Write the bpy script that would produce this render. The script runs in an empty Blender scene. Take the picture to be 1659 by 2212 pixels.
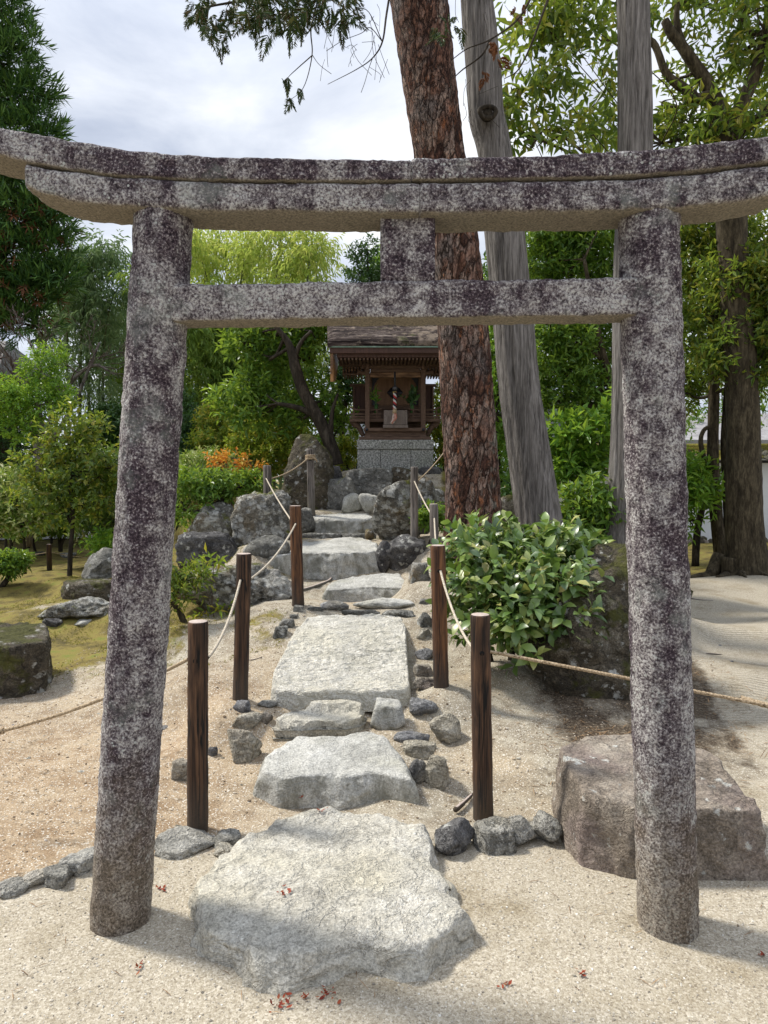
import bpy, math, random
import numpy as np
from mathutils import Vector, Matrix
random.seed(7)
SC = bpy.context.scene
COL = SC.collection
R = math.radians
# ------------------------------------------------------------------ camera model (photo measured at 1659 x 2212)
F, W, H = 1500.0, 1659.0, 2212.0
EYE = np.array((0.0, 0.0, 1.55))
PITCH = -R(2.9)
CP, SP = math.cos(PITCH), math.sin(PITCH)
def ray(px, py):
    dx, dz = (px - W/2)/F, -(py - H/2)/F
    return np.array((dx, CP - SP*dz, SP + CP*dz))
def at(px, py, Y):
    r = ray(px, py); return EYE + r*(Y/r[1])
def atz(px, py, z):
    r = ray(px, py); return EYE + r*((z - EYE[2])/r[2])
cam = bpy.data.objects.new('camera', bpy.data.cameras.new('camera'))
COL.objects.link(cam); SC.camera = cam
cam.location = EYE; cam.rotation_euler = (R(90) + PITCH, 0, 0)
cam.data.sensor_fit = 'HORIZONTAL'; cam.data.sensor_width = 36; cam.data.lens = F/W*36
cam.data.clip_end = 2000; cam.data.clip_start = 0.05
# ------------------------------------------------------------------ numpy noise
_rng = np.random.RandomState(3)
_perm = np.concatenate([_rng.permutation(256)]*3)
_grad = _rng.normal(size=(256, 3)); _grad /= np.linalg.norm(_grad, axis=1)[:, None]
def pn(P):
    P = np.asarray(P, float); I = np.floor(P).astype(int); f = P - I
    u = f*f*f*(f*(f*6 - 15) + 10); I &= 255
    out = np.zeros(len(P))
    for a in (0, 1):
        for b in (0, 1):
            for c in (0, 1):
                h = _perm[_perm[_perm[(I[:, 0]+a) & 255] + ((I[:, 1]+b) & 255)] + ((I[:, 2]+c) & 255)]
                g = _grad[h]; d = f - (a, b, c)
                w = (u[:, 0] if a else 1-u[:, 0])*(u[:, 1] if b else 1-u[:, 1])*(u[:, 2] if c else 1-u[:, 2])
                out += w*(g*d).sum(1)
    return out*1.5
def fbm(P, oct=4, gain=.5):
    P = np.asarray(P, float); s = 0; a = 1; t = 0
    for i in range(oct):
        s = s + a*pn(P*2**i + 17.3*i); t += a; a *= gain
    return s/t
def ridge(P, oct=3):
    s = 0; a = 1; t = 0
    for i in range(oct):
        s = s + a*(1 - 2*np.abs(pn(np.asarray(P)*2**i + 5.1*i))); t += a; a *= .5
    return s/t
def unit(v):
    v = np.asarray(v, float); return v/np.maximum(np.linalg.norm(v, axis=-1, keepdims=True), 1e-9)
# ------------------------------------------------------------------ mesh and object helpers
def mesh(name, V, polys, smooth=True):
    """V (n,3); polys: list of int arrays each (m,k)"""
    me = bpy.data.meshes.new(name)
    polys = [np.asarray(p, np.int32) for p in polys if len(p)]
    tot = np.concatenate([np.full(len(p), p.shape[1], np.int32) for p in polys])
    idx = np.concatenate([p.ravel() for p in polys])
    me.vertices.add(len(V)); me.vertices.foreach_set('co', np.asarray(V, np.float32).ravel())
    me.loops.add(len(idx)); me.loops.foreach_set('vertex_index', idx)
    me.polygons.add(len(tot))
    st = np.zeros(len(tot), np.int32); st[1:] = np.cumsum(tot)[:-1]
    me.polygons.foreach_set('loop_start', st)
    try: me.polygons.foreach_set('loop_total', tot)
    except Exception: pass
    me.update(calc_edges=True)
    me.polygons.foreach_set('use_smooth', np.full(len(tot), bool(smooth)))
    me.validate()
    return me
class MB:
    def __init__(s): s.V = []; s.P = {}; s.n = 0
    def add(s, V, polys):
        V = np.asarray(V, float)
        for p in polys:
            p = np.asarray(p, int)
            if len(p): s.P.setdefault(p.shape[1], []).append(p + s.n)
        s.V.append(V); s.n += len(V); return s
    def box(s, c, h, rz=0, taper=1.0, rot=None):
        c = np.asarray(c, float); sg = np.array([(a, b, d) for d in (-1, 1) for b in (-1, 1) for a in (-1, 1)], float)
        v = sg*np.asarray(h, float)
        v[4:, :2] *= taper
        if rot is not None: v = v @ np.array(rot).T
        if rz: v = v @ np.array(((math.cos(rz), -math.sin(rz), 0), (math.sin(rz), math.cos(rz), 0), (0, 0, 1))).T
        return s.add(v + c, [np.array(((0, 2, 3, 1), (4, 5, 7, 6), (0, 1, 5, 4), (2, 6, 7, 3), (0, 4, 6, 2), (1, 3, 7, 5)))])
    def bar(s, a, b, hw, hh):
        a, b = np.asarray(a, float), np.asarray(b, float); d = unit(b - a)
        up = np.array((0, 0, 1.)) if abs(d[2]) < .95 else np.array((0, 1., 0))
        x = unit(np.cross(d, up)); z = np.cross(x, d)
        v = [p + x*i*hw + z*j*hh for p in (a, b) for (i, j) in ((-1, -1), (1, -1), (1, 1), (-1, 1))]
        return s.add(v, [np.array(((3, 2, 1, 0), (4, 5, 6, 7), (0, 1, 5, 4), (1, 2, 6, 5), (2, 3, 7, 6), (3, 0, 4, 7)))])
    def tube(s, pts, rad, n=10, caps=True, wob=0, seed=0):
        V, P = tube(pts, rad, n, caps, wob, seed); return s.add(V, P)
    def build(s, name, mat, parent=None, smooth=False, **k):
        V = np.concatenate(s.V); P = [np.concatenate(p) for p in s.P.values()]
        return link(name, V, P, mat, parent, smooth, **k)
def tube(pts, rad, n=10, caps=True, wob=0, seed=0):
    pts = np.asarray(pts, float); m = len(pts)
    rad = np.broadcast_to(np.asarray(rad, float), (m,))
    T = unit(np.gradient(pts, axis=0))
    ref = np.array((0, 0, 1.)) if abs(T[0][2]) < .9 else np.array((1., 0, 0))
    X = []; x = unit(ref - T[0]*ref.dot(T[0]))
    for t in T:
        x = unit(x - t*x.dot(t)); X.append(x)
    X = np.array(X); Yv = np.cross(T, X)
    a = np.arange(n)/n*2*np.pi
    ring = X[:, None]*np.cos(a)[None, :, None] + Yv[:, None]*np.sin(a)[None, :, None]
    rr = rad[:, None]*np.ones((m, n))
    if wob:
        rr = rr*(1 + wob*fbm((pts[:, None] + ring*rad[:, None, None]).reshape(-1, 3)*(1.2/max(rad.max(), .01))*.5 + seed, 3).reshape(m, n))
    V = (pts[:, None] + ring*rr[..., None]).reshape(-1, 3)
    i = np.arange(m-1)[:, None]*n + np.arange(n)[None]; j = np.arange(m-1)[:, None]*n + (np.arange(n)+1)[None] % n
    Q = np.stack([i, j, j+n, i+n], -1).reshape(-1, 4)
    P = [Q]
    if caps:
        V = np.vstack([V, pts[:1], pts[-1:]]); c0, c1 = m*n, m*n+1; k = np.arange(n); k2 = (k+1) % n
        P.append(np.stack([np.full(n, c0), k2, k], 1)); P.append(np.stack([np.full(n, c1), (m-1)*n+k, (m-1)*n+k2], 1))
    return V, P
def spline(ctrl, k=8):
    """Catmull-Rom through rows of any width"""
    c = np.asarray(ctrl, float); c = np.vstack([2*c[0]-c[1], c, 2*c[-1]-c[-2]]); out = []
    for i in range(1, len(c)-2):
        for t in np.arange(k)/k:
            a, b, d, e = c[i-1], c[i], c[i+1], c[i+2]
            out.append(.5*((2*b) + (-a+d)*t + (2*a-5*b+4*d-e)*t*t + (-a+3*b-3*d+e)*t**3))
    out.append(c[-2]); return np.array(out)
def tag(o, label, cat=None, group=None, kind=None):
    if label: o['label'] = label
    if cat: o['category'] = cat
    if group: o['group'] = group
    if kind: o['kind'] = kind
    return o
def empty(name, loc, label, cat, group=None):
    o = bpy.data.objects.new(name, None); COL.objects.link(o); o.location = [float(v) for v in loc]; o.empty_display_size = .1
    return tag(o, label, cat, group)
def wloc(o):
    p = np.zeros(3)
    while o is not None: p = p + np.array(o.location); o = o.parent
    return p
def link(name, V, P, mat, parent=None, smooth=True, loc=None, mesh_name=None):
    """V in world coordinates; origin at loc (top-level) or at the parent's origin"""
    V = np.asarray(V, float)
    base = wloc(parent) if parent is not None else (np.asarray(loc, float) if loc is not None else np.zeros(3))
    me = mesh(name, V - base, P, smooth); me.materials.append(mat)
    o = bpy.data.objects.new(name, me); COL.objects.link(o)
    if parent is not None: o.parent = parent
    else: o.location = [float(v) for v in base]
    return o
def copy_tree(o, parent=None):
    c = o.copy(); COL.objects.link(c)
    if parent is not None: c.parent = parent
    for ch in [x for x in bpy.data.objects if x.parent == o]: copy_tree(ch, c)
    return c
# ------------------------------------------------------------------ shader helpers
class NT:
    def __init__(s, name, disp=False):
        s.m = bpy.data.materials.new(name); s.m.use_nodes = True; s.t = s.m.node_tree; s.t.nodes.clear()
        s.out = s.t.nodes.new('ShaderNodeOutputMaterial')
    def put(s, inp, v):
        if isinstance(v, bpy.types.NodeSocket): s.t.links.new(v, inp)
        elif v is not None:
            if isinstance(v, (tuple, list)) and len(v) == 3 and inp.type == 'RGBA': v = (*v, 1)
            inp.default_value = v
    def n(s, typ, ins=None, out=0, **props):
        nd = s.t.nodes.new('ShaderNode' + typ)
        for k, v in props.items(): setattr(nd, k, v)
        for k, v in (ins or {}).items(): s.put(nd.inputs[k], v)
        return nd.outputs[out]
    def obj(s, rnd=True, scale=None):
        v = s.n('TexCoord', out=3)
        if scale: v = s.n('Mapping', {0: v, 3: scale})
        if rnd:
            r = s.n('ObjectInfo', out=5)
            v = s.n('VectorMath', {0: v, 1: s.n('VectorMath', {0: (37., 51., 23.), 'Scale': r}, operation='SCALE')}, operation='ADD')
        return v
    def scale(s, v, sc): return s.n('VectorMath', {0: v, 1: sc}, operation='MULTIPLY')
    def noise(s, v, sc, det=4, rough=.55, dist=0): return s.n('TexNoise', {'Vector': v, 'Scale': sc, 'Detail': det, 'Roughness': rough, 'Distortion': dist})
    def vor(s, v, sc, feature='F1', out=0, rand=1): return s.n('TexVoronoi', {'Vector': v, 'Scale': sc, 'Randomness': rand}, out=out, feature=feature)
    def ramp(s, f, stops, interp='LINEAR'):
        nd = s.t.nodes.new('ShaderNodeValToRGB'); cr = nd.color_ramp; cr.interpolation = interp
        while len(cr.elements) < len(stops): cr.elements.new(.5)
        for e, (p, c) in zip(cr.elements, stops):
            e.position = p; e.color = (c, c, c, 1) if not isinstance(c, tuple) else (*c, 1)
        s.put(nd.inputs[0], f); return nd.outputs[0]
    def mix(s, f, a, b, blend='MIX'):
        nd = s.t.nodes.new('ShaderNodeMix'); nd.data_type = 'RGBA'; nd.blend_type = blend
        s.put(nd.inputs[0], f); s.put(nd.inputs[6], a); s.put(nd.inputs[7], b); return nd.outputs[2]
    def ma(s, op, a, b=None, c=None, clamp=False):
        nd = s.t.nodes.new('ShaderNodeMath'); nd.operation = op; nd.use_clamp = clamp
        s.put(nd.inputs[0], a)
        if b is not None: s.put(nd.inputs[1], b)
        if c is not None: s.put(nd.inputs[2], c)
        return nd.outputs[0]
    def sep(s, v, i): return s.n('SeparateXYZ', {0: v}, out=i)
    def normal(s): return s.n('NewGeometry', out=1)
    def step(s, f, a, b): return s.n('MapRange', {0: f, 1: a, 2: b})
    def bump(s, h, st=.5, dist=.02, prev=None):
        return s.n('Bump', {'Strength': st, 'Distance': dist, 'Height': h, 'Normal': prev} if prev is not None else {'Strength': st, 'Distance': dist, 'Height': h})
    def bsdf(s, col, rough=.9, normal=None, spec=.3, **kw):
        b = s.n('BsdfPrincipled', {'Base Color': col, 'Roughness': rough, 'Specular IOR Level': spec, **kw})
        if normal is not None: s.put(b.node.inputs['Normal'], normal)
        return b
    def done(s, sh): s.t.links.new(sh, s.out.inputs[0]); return s.m
LEAF_GAIN = 1.6
def leaf_mat(name, cols, trans=.3, rough=.42, spec=.4, tcol=None):
    t = NT(name); r = t.n('NewGeometry', out=8)
    p = t.noise(t.obj(False), 1.3, 2); f = t.ma('ADD', r, t.ma('MULTIPLY', t.ma('SUBTRACT', p, .5), .7), clamp=True)
    st = [(i/(max(len(cols)-1, 1)), tuple(min(x*LEAF_GAIN, .6) for x in c)) for i, c in enumerate(cols)]
    c = t.ramp(f, st); b = t.bsdf(c, rough, None, spec)
    tr = t.n('BsdfTranslucent', {0: t.mix(.5, c, tcol or (.35, .42, .03))})
    return t.done(t.n('MixShader', {0: trans, 1: b, 2: tr}))
def rock_mat(name, dark, mid, light, lichen=.3, moss=0.0, mosscol=(.10, .105, .02), speck=.35, sc=1.0, tint=None, bumpst=.6, crack=.4, side=0, chis=False, bd=.05):
    t = NT(name); v = t.obj()
    big = t.noise(v, 3.2*sc, 5, .6); med = t.noise(v, 16*sc, 5, .65, .3); fine = t.noise(v, 110*sc, 3, .7)
    f = t.ma('ADD', t.ma('MULTIPLY', big, .5), t.ma('ADD', t.ma('MULTIPLY', med, .3), t.ma('MULTIPLY', fine, .2)))
    c = t.ramp(f, [(.36, dark), (.5, mid), (.64, light)])
    if tint: c = t.mix(t.step(t.noise(v, 2.1*sc, 3), .5, .68), c, tint)
    c = t.mix(speck, c, t.ramp(fine, [(.3, .02), (.5, .5), (.68, 1.0)]), 'OVERLAY')
    up = t.sep(t.normal(), 2)
    if side:  # side faces: weathered blotches, with the fronts' shade painted into their darker colour
        side_shade = t.ma('MULTIPLY', t.step(up, .75, .35), t.step(t.ma('ADD', t.noise(t.scale(v, (1, 1, .4)), 7*sc, 5, .7), side), .48, .62)); c = t.mix(t.ma('MULTIPLY', side_shade, .75), c, t.mix(med, (.10, .10, .075), (.22, .21, .165)))
    if lichen:
        w = t.noise(v, 5*sc, 4, .6); sp = t.vor(t.scale(v, (1, 1, 1)), 14*sc); sp2 = t.noise(v, 45*sc, 4, .7)
        k = t.ma('ADD', t.ma('MULTIPLY', t.ma('SUBTRACT', w, .5), 1.6), t.ma('ADD', t.ma('SUBTRACT', .42, sp), t.ma('MULTIPLY', t.ma('SUBTRACT', sp2, .5), 1.1)))
        k = t.step(t.ma('ADD', k, lichen - .55), 0.0, .16)
        c = t.mix(t.ma('MULTIPLY', k, .85), c, t.mix(sp2, (.42, .42, .39), (.62, .62, .57)))
    cr = t.ma('ABSOLUTE', t.ma('SUBTRACT', t.noise(t.scale(v, (1, 1, 1.5)), 6.5*sc, 6, .62, .5), .5)); crk = t.step(cr, .035, .004)
    c = t.mix(t.ma('MULTIPLY', t.ma('MULTIPLY', crk, crack), t.step(t.noise(v, 2.6*sc, 3), .45, .6)), c, tuple(x*.45 for x in dark))
    pit = t.step(t.noise(v, 30*sc, 4, .7), .40, .33); c = t.mix(t.ma('MULTIPLY', pit, .2 + .6*crack), c, tuple(x*.5 for x in dark))
    h = t.ma('SUBTRACT', t.ma('ADD', t.ma('MULTIPLY', med, 1.2), t.ma('MULTIPLY', fine, .35)), t.ma('ADD', t.ma('MULTIPLY', crk, .3), t.ma('MULTIPLY', pit, .2)))
    if chis:
        ch = t.noise(t.scale(v, (13, 34, 13)), 1.0, 4, .6, .8); h = t.ma('ADD', t.ma('MULTIPLY', h, .5), t.ma('MULTIPLY', ch, 2.2)); c = t.mix(t.step(ch, .41, .32), c, tuple(x*1.1 for x in dark))
    if moss:
        w = t.noise(v, 4.5*sc, 5, .65); k = t.step(t.ma('ADD', t.ma('ADD', w, t.ma('MULTIPLY', up, .10)), moss - .76), 0, .09)
        c = t.mix(k, c, t.mix(t.noise(v, 60*sc, 3), mosscol, tuple(1.9*x for x in mosscol)))
    return t.done(t.bsdf(c, .92, t.bump(h, min(1, bumpst*1.3), bd)))
# ------------------------------------------------------------------ terrain
CTRL = [at(*p) for p in [
 (427, 1795, 3.02), (517, 1510, 4.1), (640, 1305, 5.9), (577, 1160, 7.5), (672, 1101, 9.0), (640, 1165, 8.1), (800, 1165, 8.2), (560, 1180, 7.6), (950, 1480, 4.2), (895, 1180, 7.3), (938, 1255, 6.3),
 (583, 1514, 4.18), (885, 1514, 4.18), (735, 1516, 4.18), (640, 1345, 5.6), (870, 1330, 5.65), (600, 1430, 4.75), (890, 1430, 4.8), (690, 1560, 4.05), (830, 1560, 4.05),
 (700, 1732, 3.33), (690, 1592, 3.85), (830, 1578, 3.9), (960, 1620, 3.75), (540, 1640, 3.65), (790, 1305, 6.35), (690, 1252, 7.15), (850, 1250, 7.1), (735, 1158, 8.5),
 (690, 1103, 9.2), (780, 1100, 9.2), (1043, 1772, 3.12), (1100, 1560, 3.95), (1200, 1600, 3.72), (1280, 1490, 4.4), (1020, 1172, 6.6), (1165, 1150, 7.1), (1110, 1420, 4.8), (1200, 1400, 5.0),
 (450, 1450, 4.6), (400, 1350, 5.75), (450, 1225, 7.4), (420, 1155, 9.0), (300, 1440, 5.2), (330, 1600, 4.0), (150, 1600, 4.0), (470, 1070, 10.5), (600, 1060, 9.6),
 (1255, 1840, 2.85), (1000, 1160, 8.0)]]
CTRL += [np.array(p, float) for p in [
 (-.35, 9.9, 1.66), (.6, 9.9, 1.66), (.15, 10.5, 1.66), (.9, 10.3, 1.5), (-.5, 10.6, 1.4), (.15, 11.6, 1.3), (1.3, 8.5, 1.1), (1.9, 8.2, .75), (2.3, 7.6, .45), (2.45, 6.4, .25), (2.3, 5.2, .1), (2.15, 4.3, .02),
 (2.0, 3.6, .0), (3.0, 4.5, 0), (3.1, 6, 0), (3.3, 7.5, 0), (3.2, 9, 0.02), (4, 11, 0), (5, 8, 0), (5, 13, 0), (2.6, 12, .3), (-1.7, 13, .3), (0, 14, .4), (-3.5, 14, 0),
 (-2.3, 9.0, .25), (-2.6, 7.5, .12), (-2.7, 6, .05), (-3.5, 10, .05), (-4.5, 8, 0), (-2.6, 4.8, .02), (-2.2, 3.9, .03), (-1.8, 3.2, .02), (-3.6, 5.5, 0), (-4, 12, 0), (-6, 11, 0), (-7, 15, 0), (-3, 17, 0), (1, 18, 0), (5, 17, 0), (9, 12, 0), (9, 20, 0), (-12, 12, 0), (-12, 20, 0)]]
for gx in np.arange(-3, 3.1, .5):
    for gy in (-1, 0, .8, 1.5, 2.0, 2.45):
        CTRL.append(np.array((gx, gy, 0.0)))
for gx in (-1.3, -.9, -.45, 0, .35, .6, .9, 1.2, 1.7): CTRL.append(np.array((gx, 2.75, 0.0)))
CTRL = np.array(CTRL)
def terr(x, y, detail=True):
    x = np.atleast_1d(np.asarray(x, float)); y = np.atleast_1d(np.asarray(y, float)); z = np.empty_like(x)
    for i in range(0, len(x), 20000):
        s = slice(i, i+20000)
        d2 = (x[s, None] - CTRL[None, :, 0])**2 + (y[s, None] - CTRL[None, :, 1])**2
        w = 1/(d2 + .02)**2.0; far = 1/(9.0**2)**2.0
        z[s] = (w*CTRL[None, :, 2]).sum(1)/(w.sum(1) + far)
    if detail:
        P = np.stack([x, y, 0*x], 1)
        k = np.clip(z/.15, .12, 1.0)
        z = z + k*(.03*fbm(P*2.2, 4) + .012*fbm(P*11 + 3, 2))
    return z
def gz(x, y): return float(terr([x], [y])[0])
def gnd(px, py):
    """where the line of sight through a photo point meets the ground"""
    r = ray(px, py); ts = np.concatenate([np.arange(1.5, 14, .03), np.arange(14, 80, .3)])
    P = EYE + ts[:, None]*r; d = P[:, 2] - terr(P[:, 0], P[:, 1])
    k = int(np.argmax(d < 0)) if (d < 0).any() else len(d) - 1
    return P[k]
def inpoly(X, Y, poly):
    poly = np.asarray(poly); c = np.zeros(len(X), bool); n = len(poly)
    for i in range(n):
        x1, y1 = poly[i][:2]; x2, y2 = poly[i-1][:2]
        k = (y1 > Y) != (y2 > Y)
        with np.errstate(divide='ignore', invalid='ignore'): c ^= k & (X < (x2-x1)*(Y-y1)/(y2-y1) + x1)
    return c
# ------------------------------------------------------------------ ground
def grid_axis(a0, a1, st, lim):
    mid = list(np.arange(a0, a1, st)); lo = []; hi = []; s = st; v = a0
    while v > -lim: s *= 1.22; v -= s; lo.append(v)
    s = st; v = a1
    while v < lim: s *= 1.22; v += s; hi.append(v)
    return np.array(lo[::-1] + mid + hi)
gx_, gy_ = grid_axis(-3.6, 3.6, .035, 600), grid_axis(1.2, 10.5, .035, 600)
X, Y = [a.ravel() for a in np.meshgrid(gx_, gy_)]
Z = terr(X, Y)
P3 = np.stack([X, Y, 0*X], 1)
wob = .07*fbm(P3*3.5, 4)
# materials of the ground: gravel in front and to the right, sandy dirt on the mound, moss beyond on the left
line = [(-6, 1.9), (-3.2, 2.15)] + [tuple(gnd(*p)[:2]) for p in ((0, 1945), (77, 1912), (195, 1865), (320, 1852), (450, 1845), (560, 1795), (700, 1755), (900, 1790), (1035, 1825), (1150, 1812), (1225, 1800))] + [(1.35, 3.3), (2.0, 3.5), (2.2, 4.4), (2.6, 6), (2.75, 8), (3.4, 10.2), (5.2, 10.3), (7, 9.5), (12, 10), (60, 12), (60, 60), (40, 300), (-40, 300), (-40, 1.9)]
dirt = inpoly(X + wob, Y + wob*.8, line)
dirt = dirt.astype(float).reshape(len(gy_), len(gx_))
for _ in range(4):
    d_ = np.pad(dirt, 1, 'edge'); dirt = (d_[:-2, 1:-1] + d_[2:, 1:-1] + d_[1:-1, :-2] + d_[1:-1, 2:] + d_[1:-1, 1:-1]*2)/6
dirt = dirt.ravel()
mossn = fbm(P3*1.1 + 9, 4)
moss = np.zeros(len(X))
left_m = np.clip((-X - 1.35)/.5, 0, 1)*np.clip((Y - 4.7 + .25*mossn)/.7, 0, 1)
moss = np.maximum(moss, left_m*np.clip(.85 + 1.2*fbm(P3*1.6 + 4, 4), 0, 1))
moss = np.maximum(moss, np.clip((Y - 6.5)/2, 0, 1)*.9*np.clip((np.abs(X + .35) - .9)/.4 + (Y > 9.6), 0, 1))
moss = np.maximum(moss, .55*np.clip((Y - 4.2)/1, 0, 1)*np.clip(.3 + 2.4*fbm(P3*2.6 + 1, 4), 0, 1)*np.clip((-X - .25)/.3, 0, 1))
moss = np.maximum(moss, .3*np.clip((Y - 3.3)/1, 0, 1)*np.clip(-.1 + 2.4*fbm(P3*2.1 + 31, 4), 0, 1))
litter_shade = np.clip((X - .75)/.35, 0, 1)*np.clip((Y - 3.35)/.35, 0, 1)*np.clip((9 - Y)/2, 0, 1)*np.clip((2.7 - X)/.3, 0, 1)*np.clip(.95 + 1.3*fbm(P3*2 + 7, 4), 0, 1)  # dark needle litter, with the shrub's cast shadow painted into the ground colour
orange = np.clip((-X - .2)/.7, 0, 1)*np.clip((5.2 - Y)/1.2, 0, 1)
gm = mesh('ground', np.stack([X, Y, Z], 1), [np.stack([(np.arange(len(gy_)-1)[:, None]*len(gx_) + np.arange(len(gx_)-1)[None] + o).ravel() for o in (0, 1, len(gx_)+1, len(gx_))], 1)])
ca = gm.color_attributes.new('cover', 'FLOAT_COLOR', 'POINT')
ca.data.foreach_set('color', np.stack([dirt.astype(float), moss*dirt, litter_shade*.85*dirt, orange*dirt], 1).astype(np.float32).ravel())
ground = bpy.data.objects.new('ground', gm); COL.objects.link(ground); tag(ground, 'pale gravel, sandy soil and moss of the garden floor', kind='structure')
t = NT('ground_soil'); v = t.obj(False)
att = t.n('VertexColor', layer_name='cover'); alp = att.node.outputs[1]
dm, mm, lm = t.sep(att, 0), t.sep(att, 1), t.sep(att, 2)
g1 = t.vor(v, 150, out=1); g1v = t.sep(g1, 0); g2v = t.sep(t.vor(v, 280, out=1), 1)
big = t.noise(v, 1.6, 4); med = t.noise(v, 9, 5, .62); fin = t.noise(v, 160, 3, .75)
grav = t.ramp(g1v, [(0, (.20, .175, .14)), (.18, (.36, .325, .265)), (.55, (.47, .435, .365)), (.85, (.57, .54, .47)), (1, (.76, .73, .67))])
grav2 = t.ramp(g2v, [(0, (.22, .19, .15)), (.3, (.40, .36, .29)), (.8, (.53, .49, .42)), (1, (.76, .73, .68))])
grav = t.mix(.45, grav, grav2)
grav = t.mix(t.ma('MULTIPLY', t.step(t.noise(v, 2.3, 5, .6), .5, .68), .55), grav, (.47, .40, .26), 'MULTIPLY'); grav = t.mix(1.0, grav, (.89, .85, .775), 'MULTIPLY')
soil = t.mix(t.step(med, .38, .62), t.mix(alp, (.24, .20, .145), (.265, .185, .112)), t.mix(alp, (.37, .33, .255), (.39, .30, .20)))
soil = t.mix(t.step(big, .5, .72), soil, (.42, .34, .235))
soil = t.mix(.6, soil, t.ramp(fin, [(.34, .12), (.5, .5), (.62, .85)]), 'OVERLAY')
soil = t.mix(t.step(t.sep(t.vor(v, 190, out=1), 2), .90, .94), soil, (.62, .58, .5))
soil = t.mix(t.ma('MULTIPLY', t.step(t.noise(v, 20, 6, .72), .575, .65), .6), soil, (.10, .075, .05))
mo = t.ramp(t.ma('ADD', t.ma('MULTIPLY', t.noise(v, 5, 4), .6), t.ma('MULTIPLY', t.noise(v, 75, 3, .7), .4)), [(.36, (.06, .048, .02)), (.45, (.125, .10, .032)), (.53, (.225, .175, .05)), (.60, (.16, .165, .036)), (.68, (.12, .17, .03))])
li = t.ramp(t.noise(v, 70, 4, .75), [(.35, (.030, .022, .015)), (.5, (.085, .062, .042)), (.62, (.18, .145, .10)), (.72, (.42, .37, .30))])
c = t.mix(t.step(t.ma('ADD', dm, t.ma('MULTIPLY', t.ma('SUBTRACT', t.noise(v, 20, 5, .7), .5), 1.0)), .3, .7), grav, soil)
c = t.mix(t.step(t.ma('ADD', lm, t.ma('MULTIPLY', t.ma('SUBTRACT', t.noise(v, 14, 5, .7), .5), .9)), .42, .75), c, li)
c = t.mix(t.step(t.ma('ADD', mm, t.ma('MULTIPLY', t.ma('SUBTRACT', t.noise(v, 7, 6, .72), .5), 1.1)), .40, .62), c, mo)
rk = t.n('TexWave', {'Vector': t.scale(v, (.35, 1, 1)), 'Scale': 7.5, 'Distortion': 5.0, 'Detail': 2.0, 'Detail Scale': .35}, out=1, bands_direction='Y')
rkm = t.ma('MULTIPLY', t.step(t.sep(v, 0), 1.9, 2.6), t.step(t.sep(v, 1), 3.4, 4.6))
h = t.ma('ADD', t.ma('MULTIPLY', g1v, .35), t.ma('ADD', t.ma('MULTIPLY', fin, .5), t.ma('MULTIPLY', med, 1.2)))
b1 = t.bump(h, .55, .012); b1 = t.bump(t.ma('MULTIPLY', rk, rkm), .5, .035, b1)
gm.materials.append(t.done(t.bsdf(c, .95, b1, .2)))
# ------------------------------------------------------------------ sky, sun
SUN_AZ, SUN_EL = R(-66), R(50)         # azimuth from +Y towards +X; the sun stands high on the left, a little behind the shrine
wd = bpy.data.worlds.new('World'); SC.world = wd; wd.use_nodes = True
nt = wd.node_tree; nt.nodes.clear()
wt = NT.__new__(NT); wt.t = nt; wt.out = nt.nodes.new('ShaderNodeOutputWorld')
sky = wt.n('TexSky', sky_type='NISHITA', sun_disc=False, sun_elevation=SUN_EL, sun_rotation=SUN_AZ)
dirv = wt.n('TexCoord', out=0); dz = wt.sep(dirv, 2)
den = wt.ma('ADD', wt.ma('MAXIMUM', dz, 0.0), .22)
cp = wt.n('VectorMath', {0: dirv, 1: wt.n('CombineXYZ', {0: den, 1: den, 2: den})}, operation='DIVIDE')
cl = wt.noise(wt.scale(cp, (1.0, 1.25, 1.0)), 1.7, 7, .55, .3); cl2 = wt.noise(wt.scale(cp, (1.3, 1.0, 1)), .55, 3, .5)
cf = wt.ma('ADD', wt.ma('MULTIPLY', cl, .62), wt.ma('MULTIPLY', cl2, .38))
cloud = wt.ramp(cf, [(.38, (.38, .43, .54)), (.47, (.52, .57, .68)), (.55, (.74, .78, .86)), (.63, (1.0, 1.01, 1.03))])
zen = wt.n('MapRange', {0: dz, 1: .45, 2: .85, 3: 1.0, 4: 1.7})
cloud = wt.mix(1.0, cloud, wt.n('CombineXYZ', {0: zen, 1: zen, 2: zen}), 'MULTIPLY')
bg1 = wt.n('Background', {0: sky, 1: .1}); bg2 = wt.n('Background', {0: cloud, 1: 1.0})
nt.links.new(wt.n('MixShader', {0: .9, 1: bg1, 2: bg2}), wt.out.inputs[0])
sl = bpy.data.lights.new('sun', 'SUN'); sl.energy = 4.2; sl.angle = R(8); sl.color = (1, .95, .86)
so = bpy.data.objects.new('sun', sl); COL.objects.link(so)
so.rotation_euler = Vector((-math.sin(SUN_AZ)*math.cos(SUN_EL), -math.cos(SUN_AZ)*math.cos(SUN_EL), -math.sin(SUN_EL))).to_track_quat('-Z', 'Y').to_euler()
SC.view_settings.view_transform = 'Standard'; SC.view_settings.look = 'None'; SC.view_settings.exposure = 0.28; SC.view_settings.gamma = 1
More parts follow.
